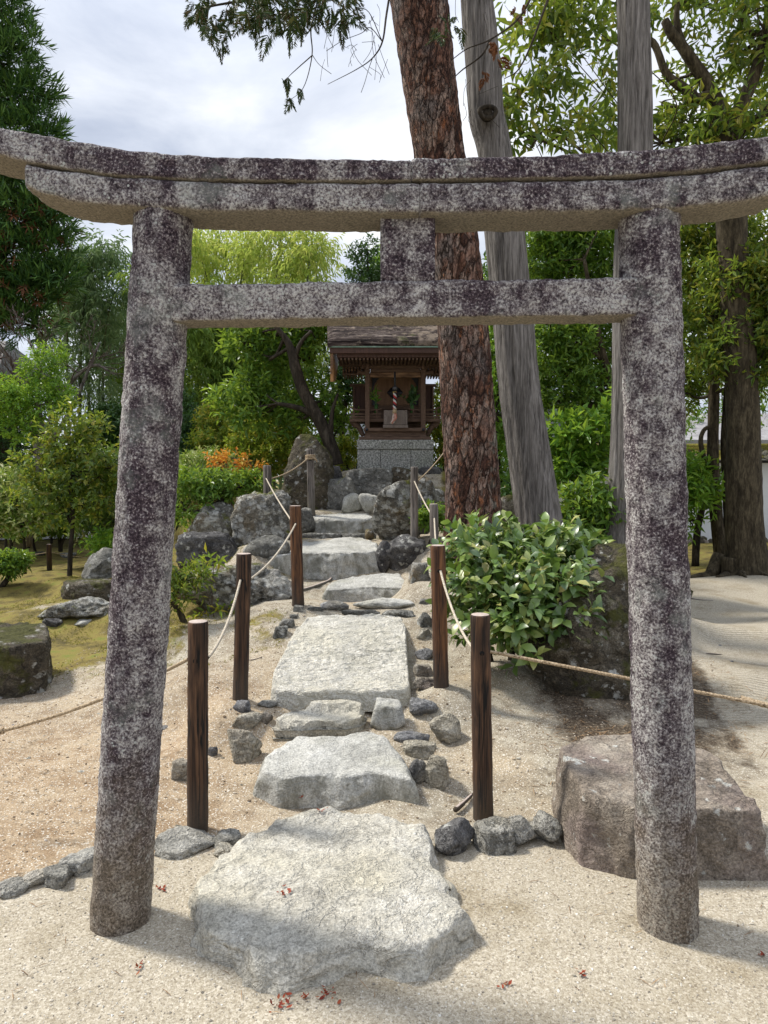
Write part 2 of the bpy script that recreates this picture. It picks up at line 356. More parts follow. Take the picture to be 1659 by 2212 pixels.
# ------------------------------------------------------------------ torii
def torii_stone(name, bias):
    t = NT(name); v = t.n('TexCoord', out=3)
    n1 = t.noise(v, 3.4, 4, .6); n2 = t.noise(v, 125, 4, .72); n3 = t.noise(t.scale(v, (6, 6, .7)), 1.6, 5, .62); n4 = t.noise(v, 19, 4, .65)
    zz = t.sep(v, 2)
    pt = t.ma('ADD', t.ma('ADD', t.ma('MULTIPLY', n1, .38), t.ma('MULTIPLY', n3, .62)), t.ma('MULTIPLY', t.ma('SUBTRACT', n4, .5), .35)); pt = t.step(t.ma('ADD', pt, bias), .43, .58)
    f = t.ma('ADD', t.ma('MULTIPLY', n2, .8), t.ma('MULTIPLY', n4, .2))
    dk = t.ramp(f, [(.38, (.014, .009, .013)), (.47, (.055, .037, .048)), (.545, (.135, .10, .115)), (.59, (.38, .345, .345)), (.65, (.72, .70, .68))])
    lt = t.ramp(f, [(.37, (.035, .026, .030)), (.44, (.15, .125, .13)), (.505, (.35, .325, .32)), (.565, (.56, .54, .515)), (.67, (.75, .74, .71))])
    c = t.mix(pt, dk, lt)
    sp = t.vor(v, 55); c = t.mix(t.ma('MULTIPLY', t.step(t.ma('ADD', sp, t.ma('MULTIPLY', n2, .35)), .44, .36), t.step(t.ma('ADD', n1, t.ma('MULTIPLY', n4, .35)), .70, .76)), c, (.56, .58, .55))
    c = t.mix(t.ma('MULTIPLY', t.step(t.noise(v, 5, 5, .65), .57, .67), .35), c, (.33, .37, .33))
    underside_tan = t.mix(.7, (.27, .235, .18), t.ramp(n2, [(.35, .15), (.5, .5), (.65, .85)]), 'OVERLAY')  # undersides: stone without lichen, with warm bounced light painted into the tan
    c = t.mix(t.step(t.sep(t.normal(), 2), -.62, -.9), c, underside_tan)
    stain = t.step(t.ma('ADD', zz, t.ma('MULTIPLY', t.ma('SUBTRACT', n4, .5), .5)), .62, .18)
    c = t.mix(t.ma('MULTIPLY', stain, .62), c, t.mix(.75, (.27, .22, .15), t.ramp(n2, [(.36, .1), (.5, .48), (.64, .9)]), 'OVERLAY'))
    return t.done(t.bsdf(c, .9, t.bump(t.ma('ADD', n2, t.ma('MULTIPLY', n4, .8)), .85, .02), .3))
STONE, ST_CAP, ST_LOW, ST_TIE = torii_stone('lichen_granite', -.004), torii_stone('dark_lichen_granite', -.04), torii_stone('grey_lichen_granite', .03), torii_stone('pale_lichen_granite', .05)
bl, br = atz(248, 1985, 0), atz(1450, 1997, 0)
YL, YR = bl[1], br[1]
def yof(px): return YL + (YR - YL)*(px - 300)/(1120)
torii = empty('stone_torii', ((bl[0]+br[0])/2, (YL+YR)/2, 0), 'weathered grey and purple stone gateway with two round pillars over the path', 'torii gate')
def pillar(base, top, r0, r1):
    s = np.linspace(0, 1, 170)[:, None]; pts = (base - np.array((0, 0, .25)))*(1-s) + top*s
    V, P = tube(pts, r0 + (r1-r0)*s[:, 0], 96)
    ax = pts[np.minimum(np.arange(len(V))//96, 169)]; d = V - ax
    V = V + unit(d)*(.007*fbm(V*9, 3) + .0065*fbm(V*42, 2))[:, None]
    return link('pillar', V, P, STONE, torii)
tl, tr = at(355, 462, yof(355)), at(1400, 452, yof(1400))
pillar(bl, tl, .1, .095); pillar(br, tr, .1, .095)
def beam(name, xs, top, bot, front, depth, lean=0.0, pw=9, amp=.006, seed=0, step=10):
    """stone block along the gate; xs photo columns, top/bot edge rows (functions), front = offset of its front face from the pillar axis"""
    px = np.arange(xs[0], xs[1] + 1e-6, (xs[1]-xs[0])/max(2, round((xs[1]-xs[0])/step))); n = 64
    a = (np.arange(n) + .5)/n*2*np.pi; ca_, sa_ = np.cos(a), np.sin(a)
    rr = 1/(np.abs(ca_)**pw + np.abs(sa_)**pw)**(1/pw); prof = np.stack([ca_*rr, sa_*rr], 1)
    prof = np.stack([np.interp(np.arange(n)/n, np.arange(n)/n, prof[:, k]) for k in (0, 1)], 1)
    V = []
    for x in px:
        yf = yof(x) + front; pt, pb = at(x, top(x), yf), at(x, bot(x), yf)
        c_ = (pt + pb)/2 + np.array((0, depth/2, 0)); hh = (pt[2]-pb[2])/2
        V.append(np.stack([np.full(n, c_[0]) , c_[1] + prof[:, 0]*depth/2 + lean*prof[:, 1]*hh, c_[2] + prof[:, 1]*hh], 1))
    m = len(V); V = np.concatenate(V)
    i = np.arange(m-1)[:, None]*n + np.arange(n)[None]; j = np.arange(m-1)[:, None]*n + (np.arange(n)+1)[None] % n
    Q = np.stack([i, i+n, j+n, j], -1).reshape(-1, 4)
    N = np.tile(np.stack([0*prof[:, 0], prof[:, 0], prof[:, 1]], 1), (m, 1))
    V = V + unit(N)*(amp*(1.3*fbm(V*7 + seed, 3) + .9*fbm(V*38 + seed, 2)))[:, None]
    # end caps as inset rings
    polys = [Q]; off = len(V); ex = []
    for e, sgn in ((0, -1), (m-1, 1)):
        ring = V[e*n:(e+1)*n]; cc = ring.mean(0)
        r2 = cc + (ring-cc)*.93 + np.array((sgn*.006, 0, 0)); r3 = cc + np.array((sgn*.008, 0, 0))
        b0 = off + len(np.concatenate(ex)) if ex else off
        ex.append(np.vstack([r2, r3[None]])); k = np.arange(n); k2 = (k+1) % n
        q = np.stack([e*n+k, e*n+k2, b0+k2, b0+k], 1); tr_ = np.stack([b0+k, b0+k2, np.full(n, b0+n)], 1)
        if sgn > 0: q = q[:, ::-1]; tr_ = tr_[:, ::-1]
        polys += [q, tr_]
    return link(name, np.vstack([V] + ex), polys, {'top_lintel': ST_CAP, 'lower_lintel': ST_LOW, 'tie_beam': ST_TIE}.get(name, STONE), torii)
ip = lambda xs, ys: (lambda x: float(np.interp(x, xs, ys)))
ktop = ip([-150, 0, 100, 200, 300, 450, 600, 890, 1200, 1340, 1500, 1659, 1800], [232, 272, 289, 308, 323, 335, 339, 341, 334, 326, 311, 289, 262])
kbot = ip([-150, 0, 55, 150, 250, 400, 600, 890, 1200, 1340, 1500, 1659, 1800], [305, 336, 350, 366, 378, 388, 391, 391, 387, 383, 372, 352, 328])
sbot = ip([55, 90, 150, 300, 450, 900, 1300, 1450, 1600, 1720], [405, 420, 436, 449, 456, 461, 458, 451, 437, 415])
stop_ = lambda x: kbot(x) - 1
beam('top_lintel', (-120, 885.5), ktop, kbot, -.1035, .208, .0, seed=1); beam('top_lintel', (893, 1760), lambda x: ktop(x)-2, lambda x: kbot(x)-2, -.1015, .208, 0, seed=2)
beam('lower_lintel', (55, 904), stop_, sbot, -.103, .20, .012, pw=6, seed=3); beam('lower_lintel', (911, 1700), stop_, sbot, -.101, .20, .012, pw=6, seed=4)
beam('tie_beam', (370, 1380), ip([370, 1380], [614, 597]), ip([370, 1380], [693, 680]), -.068, .13, 0, pw=12, seed=5)
beam('centre_strut', (826, 936), lambda x: 440, ip([826, 936], [612, 610]), -.06, .12, .03, pw=12, seed=6, step=5)
# ------------------------------------------------------------------ stones
RK_PALE = rock_mat('pale_stone', (.31, .29, .24), (.47, .445, .38), (.59, .565, .50), lichen=.0, tint=(.50, .465, .37), bumpst=.6, crack=.08, bd=.028)
RK_CHIS = rock_mat('chiselled_stone', (.40, .38, .315), (.57, .545, .475), (.69, .665, .595), lichen=.0, tint=(.55, .52, .43), bumpst=.5, crack=.05, chis=True)
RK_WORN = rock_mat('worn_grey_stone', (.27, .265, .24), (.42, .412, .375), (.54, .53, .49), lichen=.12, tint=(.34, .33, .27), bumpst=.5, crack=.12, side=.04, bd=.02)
RK_GREY = rock_mat('grey_stone', (.085, .085, .075), (.20, .195, .175), (.40, .385, .345), lichen=.36, moss=.06, bumpst=.7)
RK_DARK = rock_mat('dark_stone', (.035, .033, .036), (.10, .096, .094), (.22, .215, .21), lichen=.36, moss=.03, bumpst=.7)
RK_LICH = rock_mat('lichen_stone', (.075, .07, .058), (.22, .21, .18), (.50, .485, .445), lichen=.58, moss=.12, tint=(.22, .16, .08), bumpst=.9)
RK_MOSS = rock_mat('mossy_stone', (.045, .038, .027), (.12, .10, .07), (.30, .275, .22), lichen=.36, moss=.22, mosscol=(.055, .055, .014), bumpst=.9)
RK_BROWN = rock_mat('brown_boulder', (.10, .08, .06), (.24, .20, .16), (.38, .335, .275), lichen=.24, moss=0, tint=(.21, .165, .15), bumpst=.6, crack=.3, bd=.03)
RK_TAN = rock_mat('tan_stone', (.24, .21, .155), (.46, .42, .335), (.62, .59, .52), lichen=.14, tint=(.24, .2, .17), bumpst=.8)
RK_EDGE = rock_mat('edging_stone', (.17, .165, .145), (.40, .385, .34), (.58, .56, .50), lichen=.22, tint=(.34, .31, .24), bumpst=.8)
RK_SLATE = rock_mat('slate_stone', (.085, .085, .09), (.20, .20, .205), (.36, .36, .355), lichen=.2, tint=(.30, .27, .2), bumpst=.7)
def ico(sub):
    import bmesh
    b = bmesh.new(); bmesh.ops.create_icosphere(b, subdivisions=sub, radius=1)
    V = np.array([v.co[:] for v in b.verts]); T = np.array([[v.index for v in f.verts] for f in b.faces]); b.free(); return V, T
_ico = {k: ico(k) for k in (1, 2, 3, 4, 5)}
def rock_shape(size, seed, kind='facet', sub=4, rough=1.0, sharp=26):
    rg = np.random.RandomState(seed); D, T = _ico[sub]
    if kind == 'block':
        N = np.array([(1, 0, .12), (-1, 0, .12), (0, 1, .12), (0, -1, .12), (0, 0, 1), (0, 0, -1)], float); h = np.ones(6)
        N = N + rg.normal(size=N.shape)*.13; k = 5
        N2 = rg.normal(size=(k, 3)); N2[:, 2] = np.abs(N2[:, 2])*.7; N = np.vstack([N, N2]); h = np.append(h, rg.uniform(1.15, 1.35, k))
    elif kind == 'round':
        N = rg.normal(size=(26, 3)); h = rg.uniform(.86, 1.08, 26); sharp = 6
    elif kind == 'flat':
        N = np.vstack([[(0, 0, 1), (.05, .05, 1), (0, 0, -1)], rg.normal(size=(12, 3))*np.array((1, 1, .35))]); h = np.append([.9, .95, 1.], rg.uniform(.85, 1.15, 12))
    else:
        N = rg.normal(size=(15, 3)); N[:, 2] = N[:, 2]*.8 + .12; h = rg.uniform(.72, 1.12, 15)
    N = unit(N); d = np.maximum(D @ N.T, 1e-3)
    r = 1/((d/h)**sharp).sum(1)**(1/sharp)
    V = D*np.minimum(r, 1.6)[:, None]
    mn, mx = V.min(0), V.max(0); V = (V - (mn+mx)/2)/((mx-mn)/2)
    V = V*np.asarray(size)/2
    s = float(np.mean(size)); n = unit(V)
    q = V/s; st = np.abs(pn(q*4.5 + seed*1.7)) - np.abs(pn(q*9 + seed*.7))*.5
    V = V + n*(s*rough*(.060*fbm(q*2.4 + seed, 3) + .045*(ridge(q*4.2 + seed, 3) - .4) + .03*fbm(q*12 + seed*3, 3) - .035*np.clip(.12 - np.abs(pn(q*3.1 + seed*2.3)), 0, .12)/.12*(st > -.1)))[:, None]
    return V, T
NROCK = 0
def rock(name, label, box, mat, kind='facet', dr=.8, Y=None, cat='rock', sub=4, rough=1.0, sink=.18, rz=None, group=None, hmul=1.0, z=None):
    """box = photo rectangle (x0,y0,x1,y1) of what shows; its lower edge stands on the ground unless Y gives its distance"""
    global NROCK; NROCK += 1
    x0, y0, x1, y1 = box; xm = (x0+x1)/2
    g = gnd(xm, y1 - 2) if Y is None else at(xm, y1 - 2, Y)
    Yf = g[1]; w = (at(x1, y1, Yf) - at(x0, y1, Yf))[0]; d = w*dr
    zt = at(xm, y0, Yf + d*.4)[2]; zb = g[2]
    if Y is not None: zb = min(zb, gz(g[0], Yf + d/2) + .02)
    hgt = max(zt - zb, .03)*hmul; hs = hgt*(1 + sink)
    V, T = rock_shape((w, d, hs), NROCK*13 + 5, kind, sub, rough)
    c = np.array((g[0], Yf + d*.46, zt - hs/2)) if hmul == 1 else np.array((g[0], Yf + d*.46, zb + hgt - hs/2))
    V = V + c; base = np.array((c[0], c[1], zb))
    o = link(name, V, [T], mat, None, True, base)
    return tag(o, label, cat, group)
def slab(name, label, outline, mat, ztop, zbase, cat='stepping stone', edge=.05, dome=.02, flare=.06, rough=.012, terrace=0, seed=0, tilt=None, nth=200, chisel=0, wavy=.05, fine=.004):
    """flat-topped stone: outline = photo points of its top edge, each lying at height ztop (or along tilt = (yfront, zfront, yback, zback) in photo rows)"""
    P = []
    for (px, py) in outline:
        zt = ztop if tilt is None else np.interp(py, [tilt[2], tilt[0]], [tilt[3], tilt[1]])
        P.append(atz(px, py, zt))
    P = np.array(P); c = P.mean(0)
    A = np.vstack([P[:, :2].T, P[:, 2], ]).T
    G = np.c_[P[:, 0]-c[0], P[:, 1]-c[1], np.ones(len(P))]; co, *_ = np.linalg.lstsq(G, P[:, 2], rcond=None)
    th = np.arange(nth)/nth*2*np.pi; dirs = np.stack([np.cos(th), np.sin(th)], 1)
    Rr = np.zeros(nth); Q = P[:, :2] - c[:2]
    for i in range(len(Q)):
        a, b = Q[i-1], Q[i]; e = b - a
        den = dirs[:, 0]*(-e[1]) - dirs[:, 1]*(-e[0])
        with np.errstate(divide='ignore', invalid='ignore'):
            tt = (a[0]*(-e[1]) - a[1]*(-e[0]))/den; uu = (dirs[:, 0]*a[1] - dirs[:, 1]*a[0])/den
        ok = (uu >= -1e-6) & (uu <= 1+1e-6) & (tt > 0); Rr = np.where(ok, np.maximum(Rr, np.nan_to_num(tt)), Rr)
    Rr = np.where(Rr == 0, np.roll(Rr, 1), Rr)
    k = np.array((1, 2, 3, 2, 1.))/9; Rr = np.convolve(np.concatenate([Rr[-2:], Rr, Rr[:2]]), k, 'valid')
    Rr = Rr*(1 + wavy*fbm(np.c_[dirs*2.5, np.full(nth, seed*3.3)], 4))
    s = np.concatenate([np.linspace(.02, .90, 44), np.linspace(.915, 1, 10)]); rings = []
    for q in s:
        xy = dirs*(Rr*q)[:, None]; z = co[0]*xy[:, 0] + co[1]*xy[:, 1] + co[2]
        inn = np.clip((1-q)*Rr/edge, 0, 1); z = z - edge*.55*(1 - np.sqrt(np.clip(1-(1-inn)**2, 0, 1))) + dome*(1-q*q)
        rings.append(np.c_[xy + c[:2], z])
    top_edge = rings[-1][:, 2]
    for q in np.linspace(0, 1, 16)[1:]:
        xy = dirs*(Rr + flare*q**.7)[:, None]; z = top_edge + (zbase - .06 - top_edge)*q
        rings.append(np.c_[xy + c[:2], z])
    V = np.concatenate(rings); m = len(rings)
    nrm = np.zeros_like(V); nt_ = 54*nth; nrm[:nt_, 2] = 1; nrm[nt_:, :2] = np.tile(dirs, (m-54, 1))
    ed = np.repeat(np.clip((np.concatenate([s, np.ones(m-54)]) - .8)/.2, 0, 1), nth)[:, None]
    nrm = unit(nrm + ed*np.c_[np.tile(dirs, (m, 1)), np.zeros(len(V))]*.6)
    V = V + nrm*(rough*((.75 + .9*ed[:, 0])*fbm(V*3.2 + seed, 4) + .9*(ridge(V*6.5 + seed, 3)-.4)*(.16 + 1.0*ed[:, 0])) + fine*fbm(V*36 + seed, 3))[:, None]
    if chisel: V[:nt_, 2] += chisel*(fbm(V[:nt_]*np.array((9, 30, 1)), 2) + .7*fbm(V[:nt_]*np.array((26, 50, 1)) + 7, 2))
    if terrace:
        z0 = V[:, 2]/terrace + .35*fbm(V*5 + seed, 3); fl = np.floor(z0); fr = z0 - fl
        V[:, 2] += ((fl + np.clip((fr-.35)*4, 0, 1)) - z0)*terrace*.9
        V[:, :2] += dirs[np.arange(len(V)) % nth]*(.03*(fr - .5)*ed[:, 0])[:, None]
    i = np.arange(m-1)[:, None]*nth + np.arange(nth)[None]; j = np.arange(m-1)[:, None]*nth + (np.arange(nth)+1)[None] % nth
    Qd = np.stack([i, i+nth, j+nth, j], -1).reshape(-1, 4)
    V = np.vstack([V, V[:nth].mean(0)[None]]); kk = np.arange(nth); Tn = np.stack([np.full(nth, len(V)-1), kk, (kk+1) % nth], 1)
    o = link(name, V, [Qd, Tn], mat, None, True, np.array((c[0], c[1], zbase)))
    return tag(o, label, cat)
slab('stepping_stone', 'largest pale rough stepping stone at the foot of the path between the pillars', [(520, 1825), (560, 1790), (640, 1762), (700, 1745), (830, 1744), (885, 1772), (925, 1802), (940, 1850), (972, 1890), (982, 1930), (1002, 1965), (992, 2010), (935, 2042), (850, 2052), (765, 2030), (690, 2058), (630, 2074), (545, 2070), (485, 2030), (430, 1985), (410, 1940), (418, 1900), (466, 1868), (478, 1845)], RK_PALE, .085, 0, edge=.04, dome=.015, flare=.03, rough=.034, seed=1, nth=280, wavy=.11, fine=.007)
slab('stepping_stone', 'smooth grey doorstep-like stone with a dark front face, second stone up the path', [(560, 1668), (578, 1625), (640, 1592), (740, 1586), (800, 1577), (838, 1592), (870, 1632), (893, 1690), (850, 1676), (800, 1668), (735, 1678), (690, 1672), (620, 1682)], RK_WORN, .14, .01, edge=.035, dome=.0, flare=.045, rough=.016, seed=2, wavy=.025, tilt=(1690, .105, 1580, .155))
slab('stepping_stone', 'flaky layered pale stone below the long carved slab', [(600, 1555), (620, 1538), (680, 1519), (735, 1514), (780, 1526), (778, 1552), (740, 1568), (690, 1562), (650, 1572), (605, 1572)], RK_PALE, .2, .08, edge=.012, dome=.01, flare=.03, rough=.012, terrace=.045, seed=3, tilt=(1572, .15, 1514, .215))
slab('path_slab', 'long pale rectangular slab with a chiselled surface in the middle of the path', [(588, 1492), (590, 1450), (615, 1400), (640, 1355), (668, 1331), (770, 1329), (862, 1330), (876, 1350), (880, 1420), (886, 1488), (820, 1496), (740, 1492), (660, 1497)], RK_CHIS, .3, .2, cat='stone slab', edge=.02, dome=.0, flare=.015, rough=.006, seed=4, tilt=(1497, .255, 1329, .42), chisel=.022, wavy=.025)
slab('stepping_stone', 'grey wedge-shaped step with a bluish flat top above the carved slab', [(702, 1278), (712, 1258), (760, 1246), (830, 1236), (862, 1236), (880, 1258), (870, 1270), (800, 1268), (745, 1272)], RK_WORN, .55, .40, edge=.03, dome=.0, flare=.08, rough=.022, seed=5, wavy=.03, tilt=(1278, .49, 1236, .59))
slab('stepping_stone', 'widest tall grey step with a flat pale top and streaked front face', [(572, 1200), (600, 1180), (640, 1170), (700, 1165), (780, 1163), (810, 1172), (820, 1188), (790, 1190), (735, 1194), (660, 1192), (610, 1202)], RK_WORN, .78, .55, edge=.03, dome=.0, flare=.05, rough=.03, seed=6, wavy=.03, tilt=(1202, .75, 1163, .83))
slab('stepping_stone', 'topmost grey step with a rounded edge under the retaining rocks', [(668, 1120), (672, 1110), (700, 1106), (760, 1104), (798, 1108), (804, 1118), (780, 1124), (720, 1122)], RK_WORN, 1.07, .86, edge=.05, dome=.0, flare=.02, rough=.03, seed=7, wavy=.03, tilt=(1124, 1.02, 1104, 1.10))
# beside and between the steps
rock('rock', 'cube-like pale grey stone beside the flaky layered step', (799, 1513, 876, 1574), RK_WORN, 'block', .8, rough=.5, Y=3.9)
rock('rock', 'dark grey pointed stone beside the cube-like stone', (885, 1508, 948, 1557), RK_SLATE, 'facet', .7)
rock('rock', 'pale triangular boulder right of the second step', (928, 1542, 998, 1613), RK_TAN, 'facet', .8)
rock('rock', 'thin dark flat stone lying right of the second step', (849, 1585, 930, 1616), RK_SLATE, 'flat', .55)
rock('rock', 'thin pale flat stone lying against the second step', (871, 1605, 944, 1642), RK_TAN, 'flat', .6)
rock('rock', 'small rounded grey stone tucked against the right end of the second step', (882, 1641, 923, 1699), RK_SLATE, 'round', .7)
rock('rock', 'buff wedge stone right of the second step, nearest the right-hand post', (914, 1632, 975, 1710), RK_TAN, 'facet', .9)
rock('rock', 'white-topped jagged stone left of the second step', (483, 1576, 559, 1654), RK_TAN, 'facet', .8, rough=1.3)
rock('rock', 'ridged pale stone behind the jagged white-topped one', (502, 1540, 566, 1590), RK_TAN, 'facet', .8)
rock('rock', 'small bluish grey stone at the foot of the second left post', (500, 1512, 540, 1549), RK_SLATE, 'facet', .8)
rock('rock', 'low flat grey stone just below the left corner of the carved slab', (554, 1514, 597, 1532), RK_GREY, 'flat', .8)
rock('rock', 'small buff stone at the left end of the flaky layered step', (556, 1535, 588, 1570), RK_TAN, 'facet', .8)
rock('rock', 'squarish tan stone at the left side of the front left post', (365, 1641, 405, 1696), RK_TAN, 'block', .9)
rock('rock', 'small dark stone just behind the front left post', (446, 1614, 468, 1640), RK_DARK, 'facet', .9)
# stones along the carved slab
rock('rock', 'pale pointed stone wedged at the foot of the second right post', (890, 1461, 946, 1492), RK_TAN, 'facet', .8)
rock('rock', 'squarish buff stone above the pointed one by the second right post', (892, 1434, 938, 1467), RK_TAN, 'block', .7)
rock('rock', 'oval bluish grey stone set flat right of the carved slab', (897, 1402, 938, 1429), RK_SLATE, 'round', .9)
rock('rock', 'pale flat-sided stone right of the carved slab near its far end', (898, 1359, 937, 1388), RK_TAN, 'facet', .8)
rock('rock', 'grey boulder at the far right corner of the carved slab', (901, 1323, 937, 1360), RK_GREY, 'facet', .8)
rock('rock', 'small low grey stone beyond the far right corner of the carved slab', (905, 1294, 934, 1311), RK_SLATE, 'flat', .8)
for i, (bx, lb) in enumerate((((586, 1352, 619, 1385), 'largest stone of the short edging row left of the carved slab, nearest the viewer'), ((598, 1337, 634, 1360), 'second stone of the short edging row left of the carved slab'), ((623, 1327, 644, 1342), 'third stone of the short edging row left of the carved slab'), ((633, 1308, 656, 1324), 'farthest stone of the short edging row, beside the third left post'))):
    rock('rock', lb, bx, RK_GREY, 'block', .9, group='edging stones left of the slab')
rock('rock', 'smooth oval grey stone at the far left corner of the carved slab', (688, 1299, 753, 1324), RK_SLATE, 'round', .6)
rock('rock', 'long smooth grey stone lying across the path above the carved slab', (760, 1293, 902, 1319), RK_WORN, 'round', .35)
for i, (bx, lb) in enumerate((((737, 1318, 790, 1333), 'thin flat shard left in the row behind the carved slab'), ((786, 1318, 822, 1335), 'middle thin shard in the row behind the carved slab'), ((824, 1320, 897, 1336), 'rightmost and longest thin shard behind the carved slab'), ((662, 1312, 700, 1326), 'thin flat shard between the third left post and the oval grey stone'))):
    rock('rock', lb, bx, RK_GREY, 'flat', .5, group='shards behind the carved slab')
# the upper steps and the retaining rocks
rock('rock', 'dark pointed boulder right of the widest step', (826, 1155, 927, 1238), RK_DARK, 'facet', .8, Y=7.1, rough=1.2)
rock('rock', 'small dark stone between the widest step and the pointed boulder', (812, 1168, 846, 1214), RK_DARK, 'round', .9, Y=7.2)
rock('rock', 'blocky lichened stone right of the wedge-shaped step', (881, 1216, 935, 1291), RK_LICH, 'block', .8, Y=6.3)
rock('rock', 'big pale lichen-covered boulder right of the topmost step', (803, 1029, 952, 1168), RK_LICH, 'facet', .7, Y=7.75, sub=5, rough=1.2)
rock('rock', 'small whitish lichened rock by the pine between boulder and trunk', (930, 1050, 985, 1108), RK_LICH, 'facet', .9, Y=8.6)
rock('rock', 'small low stone at the right corner of the topmost step', (788, 1143, 808, 1166), RK_LICH, 'round', .9, Y=8.0)
rock('rock', 'narrow blocky stone at the left end of the topmost step', (646, 1096, 680, 1152), RK_GREY, 'block', .9, Y=8.4)
rock('rock', 'large rounded retaining rock left under the shrine', (687, 1031, 770, 1103), RK_GREY, 'facet', .6, Y=9.1, rough=.7)
rock('rock', 'wide domed retaining rock in the middle under the shrine', (742, 1010, 849, 1070), RK_GREY, 'block', .5, Y=9.35, rough=.7)
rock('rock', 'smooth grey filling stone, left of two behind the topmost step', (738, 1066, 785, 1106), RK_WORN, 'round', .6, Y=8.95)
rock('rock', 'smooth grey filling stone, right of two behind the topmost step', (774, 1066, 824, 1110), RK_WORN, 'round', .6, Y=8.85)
rock('rock', 'mossy dark retaining rock right of the wide domed one', (836, 1009, 902, 1050), RK_MOSS, 'block', .6, Y=9.45)
rock('rock', 'smooth dark cut block at the right end below the shrine base', (900, 1008, 966, 1048), RK_DARK, 'block', .7, Y=9.5, rough=.4)
rock('rock', 'small dark flat-topped stone left below the shrine base', (702, 1006, 745, 1036), RK_DARK, 'block', .8, Y=9.5)
rock('rock', 'squat dark rock behind the pine trunk below the cut block', (925, 1046, 1010, 1090), RK_MOSS, 'facet', .8, Y=9.2)
rock('standing_stone', 'tall dark upright stone behind the upper left post', (607, 938, 721, 1090), RK_MOSS, 'round', .45, Y=9.15, sub=5, cat='standing stone', rough=.9, sink=.35)
rock('rock', 'craggy upright boulder with rusty moss streaks behind the fourth left post', (500, 1060, 628, 1172), RK_LICH, 'block', .7, Y=7.7, sub=5, rough=1.5)
rock('rock', 'rounded light stone between the craggy boulder and the widest step', (519, 1158, 622, 1224), RK_GREY, 'round', .8, Y=7.0)
rock('rock', 'dark low boulder with a cracked top left of the rounded light stone', (377, 1150, 517, 1222), RK_DARK, 'block', .7, Y=7.4, rough=1.3)
rock('rock', 'sunlit slanting rock behind the dark low boulder', (400, 1088, 504, 1156), RK_LICH, 'facet', .8, Y=8.5, rough=1.2)
rock('rock', 'long craggy pale outcrop behind the second left post', (360, 1222, 632, 1322), RK_LICH, 'facet', .6, Y=6.05, sub=5, rough=1.5)
# the moss garden on the left
rock('rock', 'rounded grey boulder half behind the left pillar', (163, 1184, 262, 1262), RK_GREY, 'facet', .8, rough=1.3)
rock('rock', 'long low pale pitted rock on the moss left of the pillar', (76, 1290, 250, 1345), RK_LICH, 'facet', .6, sub=5, rough=1.4)
rock('rock', 'flatter mossy rock behind the long pale pitted one', (112, 1256, 246, 1302), RK_MOSS, 'flat', .7)
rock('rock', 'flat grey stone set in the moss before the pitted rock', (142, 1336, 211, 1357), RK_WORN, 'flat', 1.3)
slab('boulder', 'large square-edged mossy boulder at the left edge of the picture', [(-90, 1372), (-20, 1350), (50, 1345), (96, 1352), (106, 1366), (98, 1388), (40, 1398), (-90, 1404)], RK_MOSS, .38, 0, cat='boulder', edge=.03, dome=0, flare=.0, rough=.035, seed=33, tilt=(1400, .37, 1345, .41))
rock('rock', 'small dark rock behind the square-edged boulder', (88, 1334, 128, 1358), RK_DARK, 'facet', .9)
for bx, lb in (((648, 1152, 745, 1170), 'thin flat paving stone behind the widest step, left of two'), ((735, 1153, 812, 1169), 'thin flat paving stone behind the widest step, right of two')):
    rock('rock', lb, bx, RK_GREY, 'flat', .5, Y=8.15, sink=.9)
for bx, lb in (((62, 1192, 92, 1204), 'small flat stone far back on the yellow moss'), ((120, 1195, 158, 1208), 'thin pale stone far back on the moss near the sapling')):
    rock('rock', lb, bx, RK_GREY, 'flat', .9)
# edging between sand and mound
for bx, lb, m_, k_ in (((-30, 1905, 46, 1950), 'leftmost edging stone between gravel and bank, cut by the frame', RK_EDGE, 'facet'), ((38, 1884, 98, 1930), 'short buff-topped edging stone second from the left', RK_TAN, 'facet'), ((74, 1880, 142, 1926), 'low grey edging stone third from the left, on the gravel side', RK_EDGE, 'flat'), ((124, 1846, 202, 1900), 'long grey edging stone touching the left side of the left pillar', RK_EDGE, 'flat'), ((312, 1812, 453, 1864), 'long slate edging stone right of the left pillar', RK_EDGE, 'flat'),
                       ((449, 1806, 514, 1836), 'thin flat edging stone behind the largest stepping stone', RK_EDGE, 'flat'), ((455, 1832, 506, 1862), 'small pale edging stone touching the largest stepping stone', RK_TAN, 'flat'),
                       ((942, 1780, 1037, 1860), 'dark edging stone with white patches, right beside the largest stepping stone', RK_DARK, 'facet'), ((1026, 1784, 1118, 1852), 'smooth grey edging stone in front of the right post', RK_EDGE, 'block'), ((1098, 1768, 1168, 1840), 'narrow tilted grey edging stone, third from the path on the right', RK_EDGE, 'facet'), ((1148, 1764, 1221, 1834), 'greenish blocky edging stone next to the big brown boulder', RK_EDGE, 'facet')):
    rock('edging_stone', lb, bx, m_, k_, 1.0, cat='edging stone', group='edging stones between gravel and bank', rough=1.2)
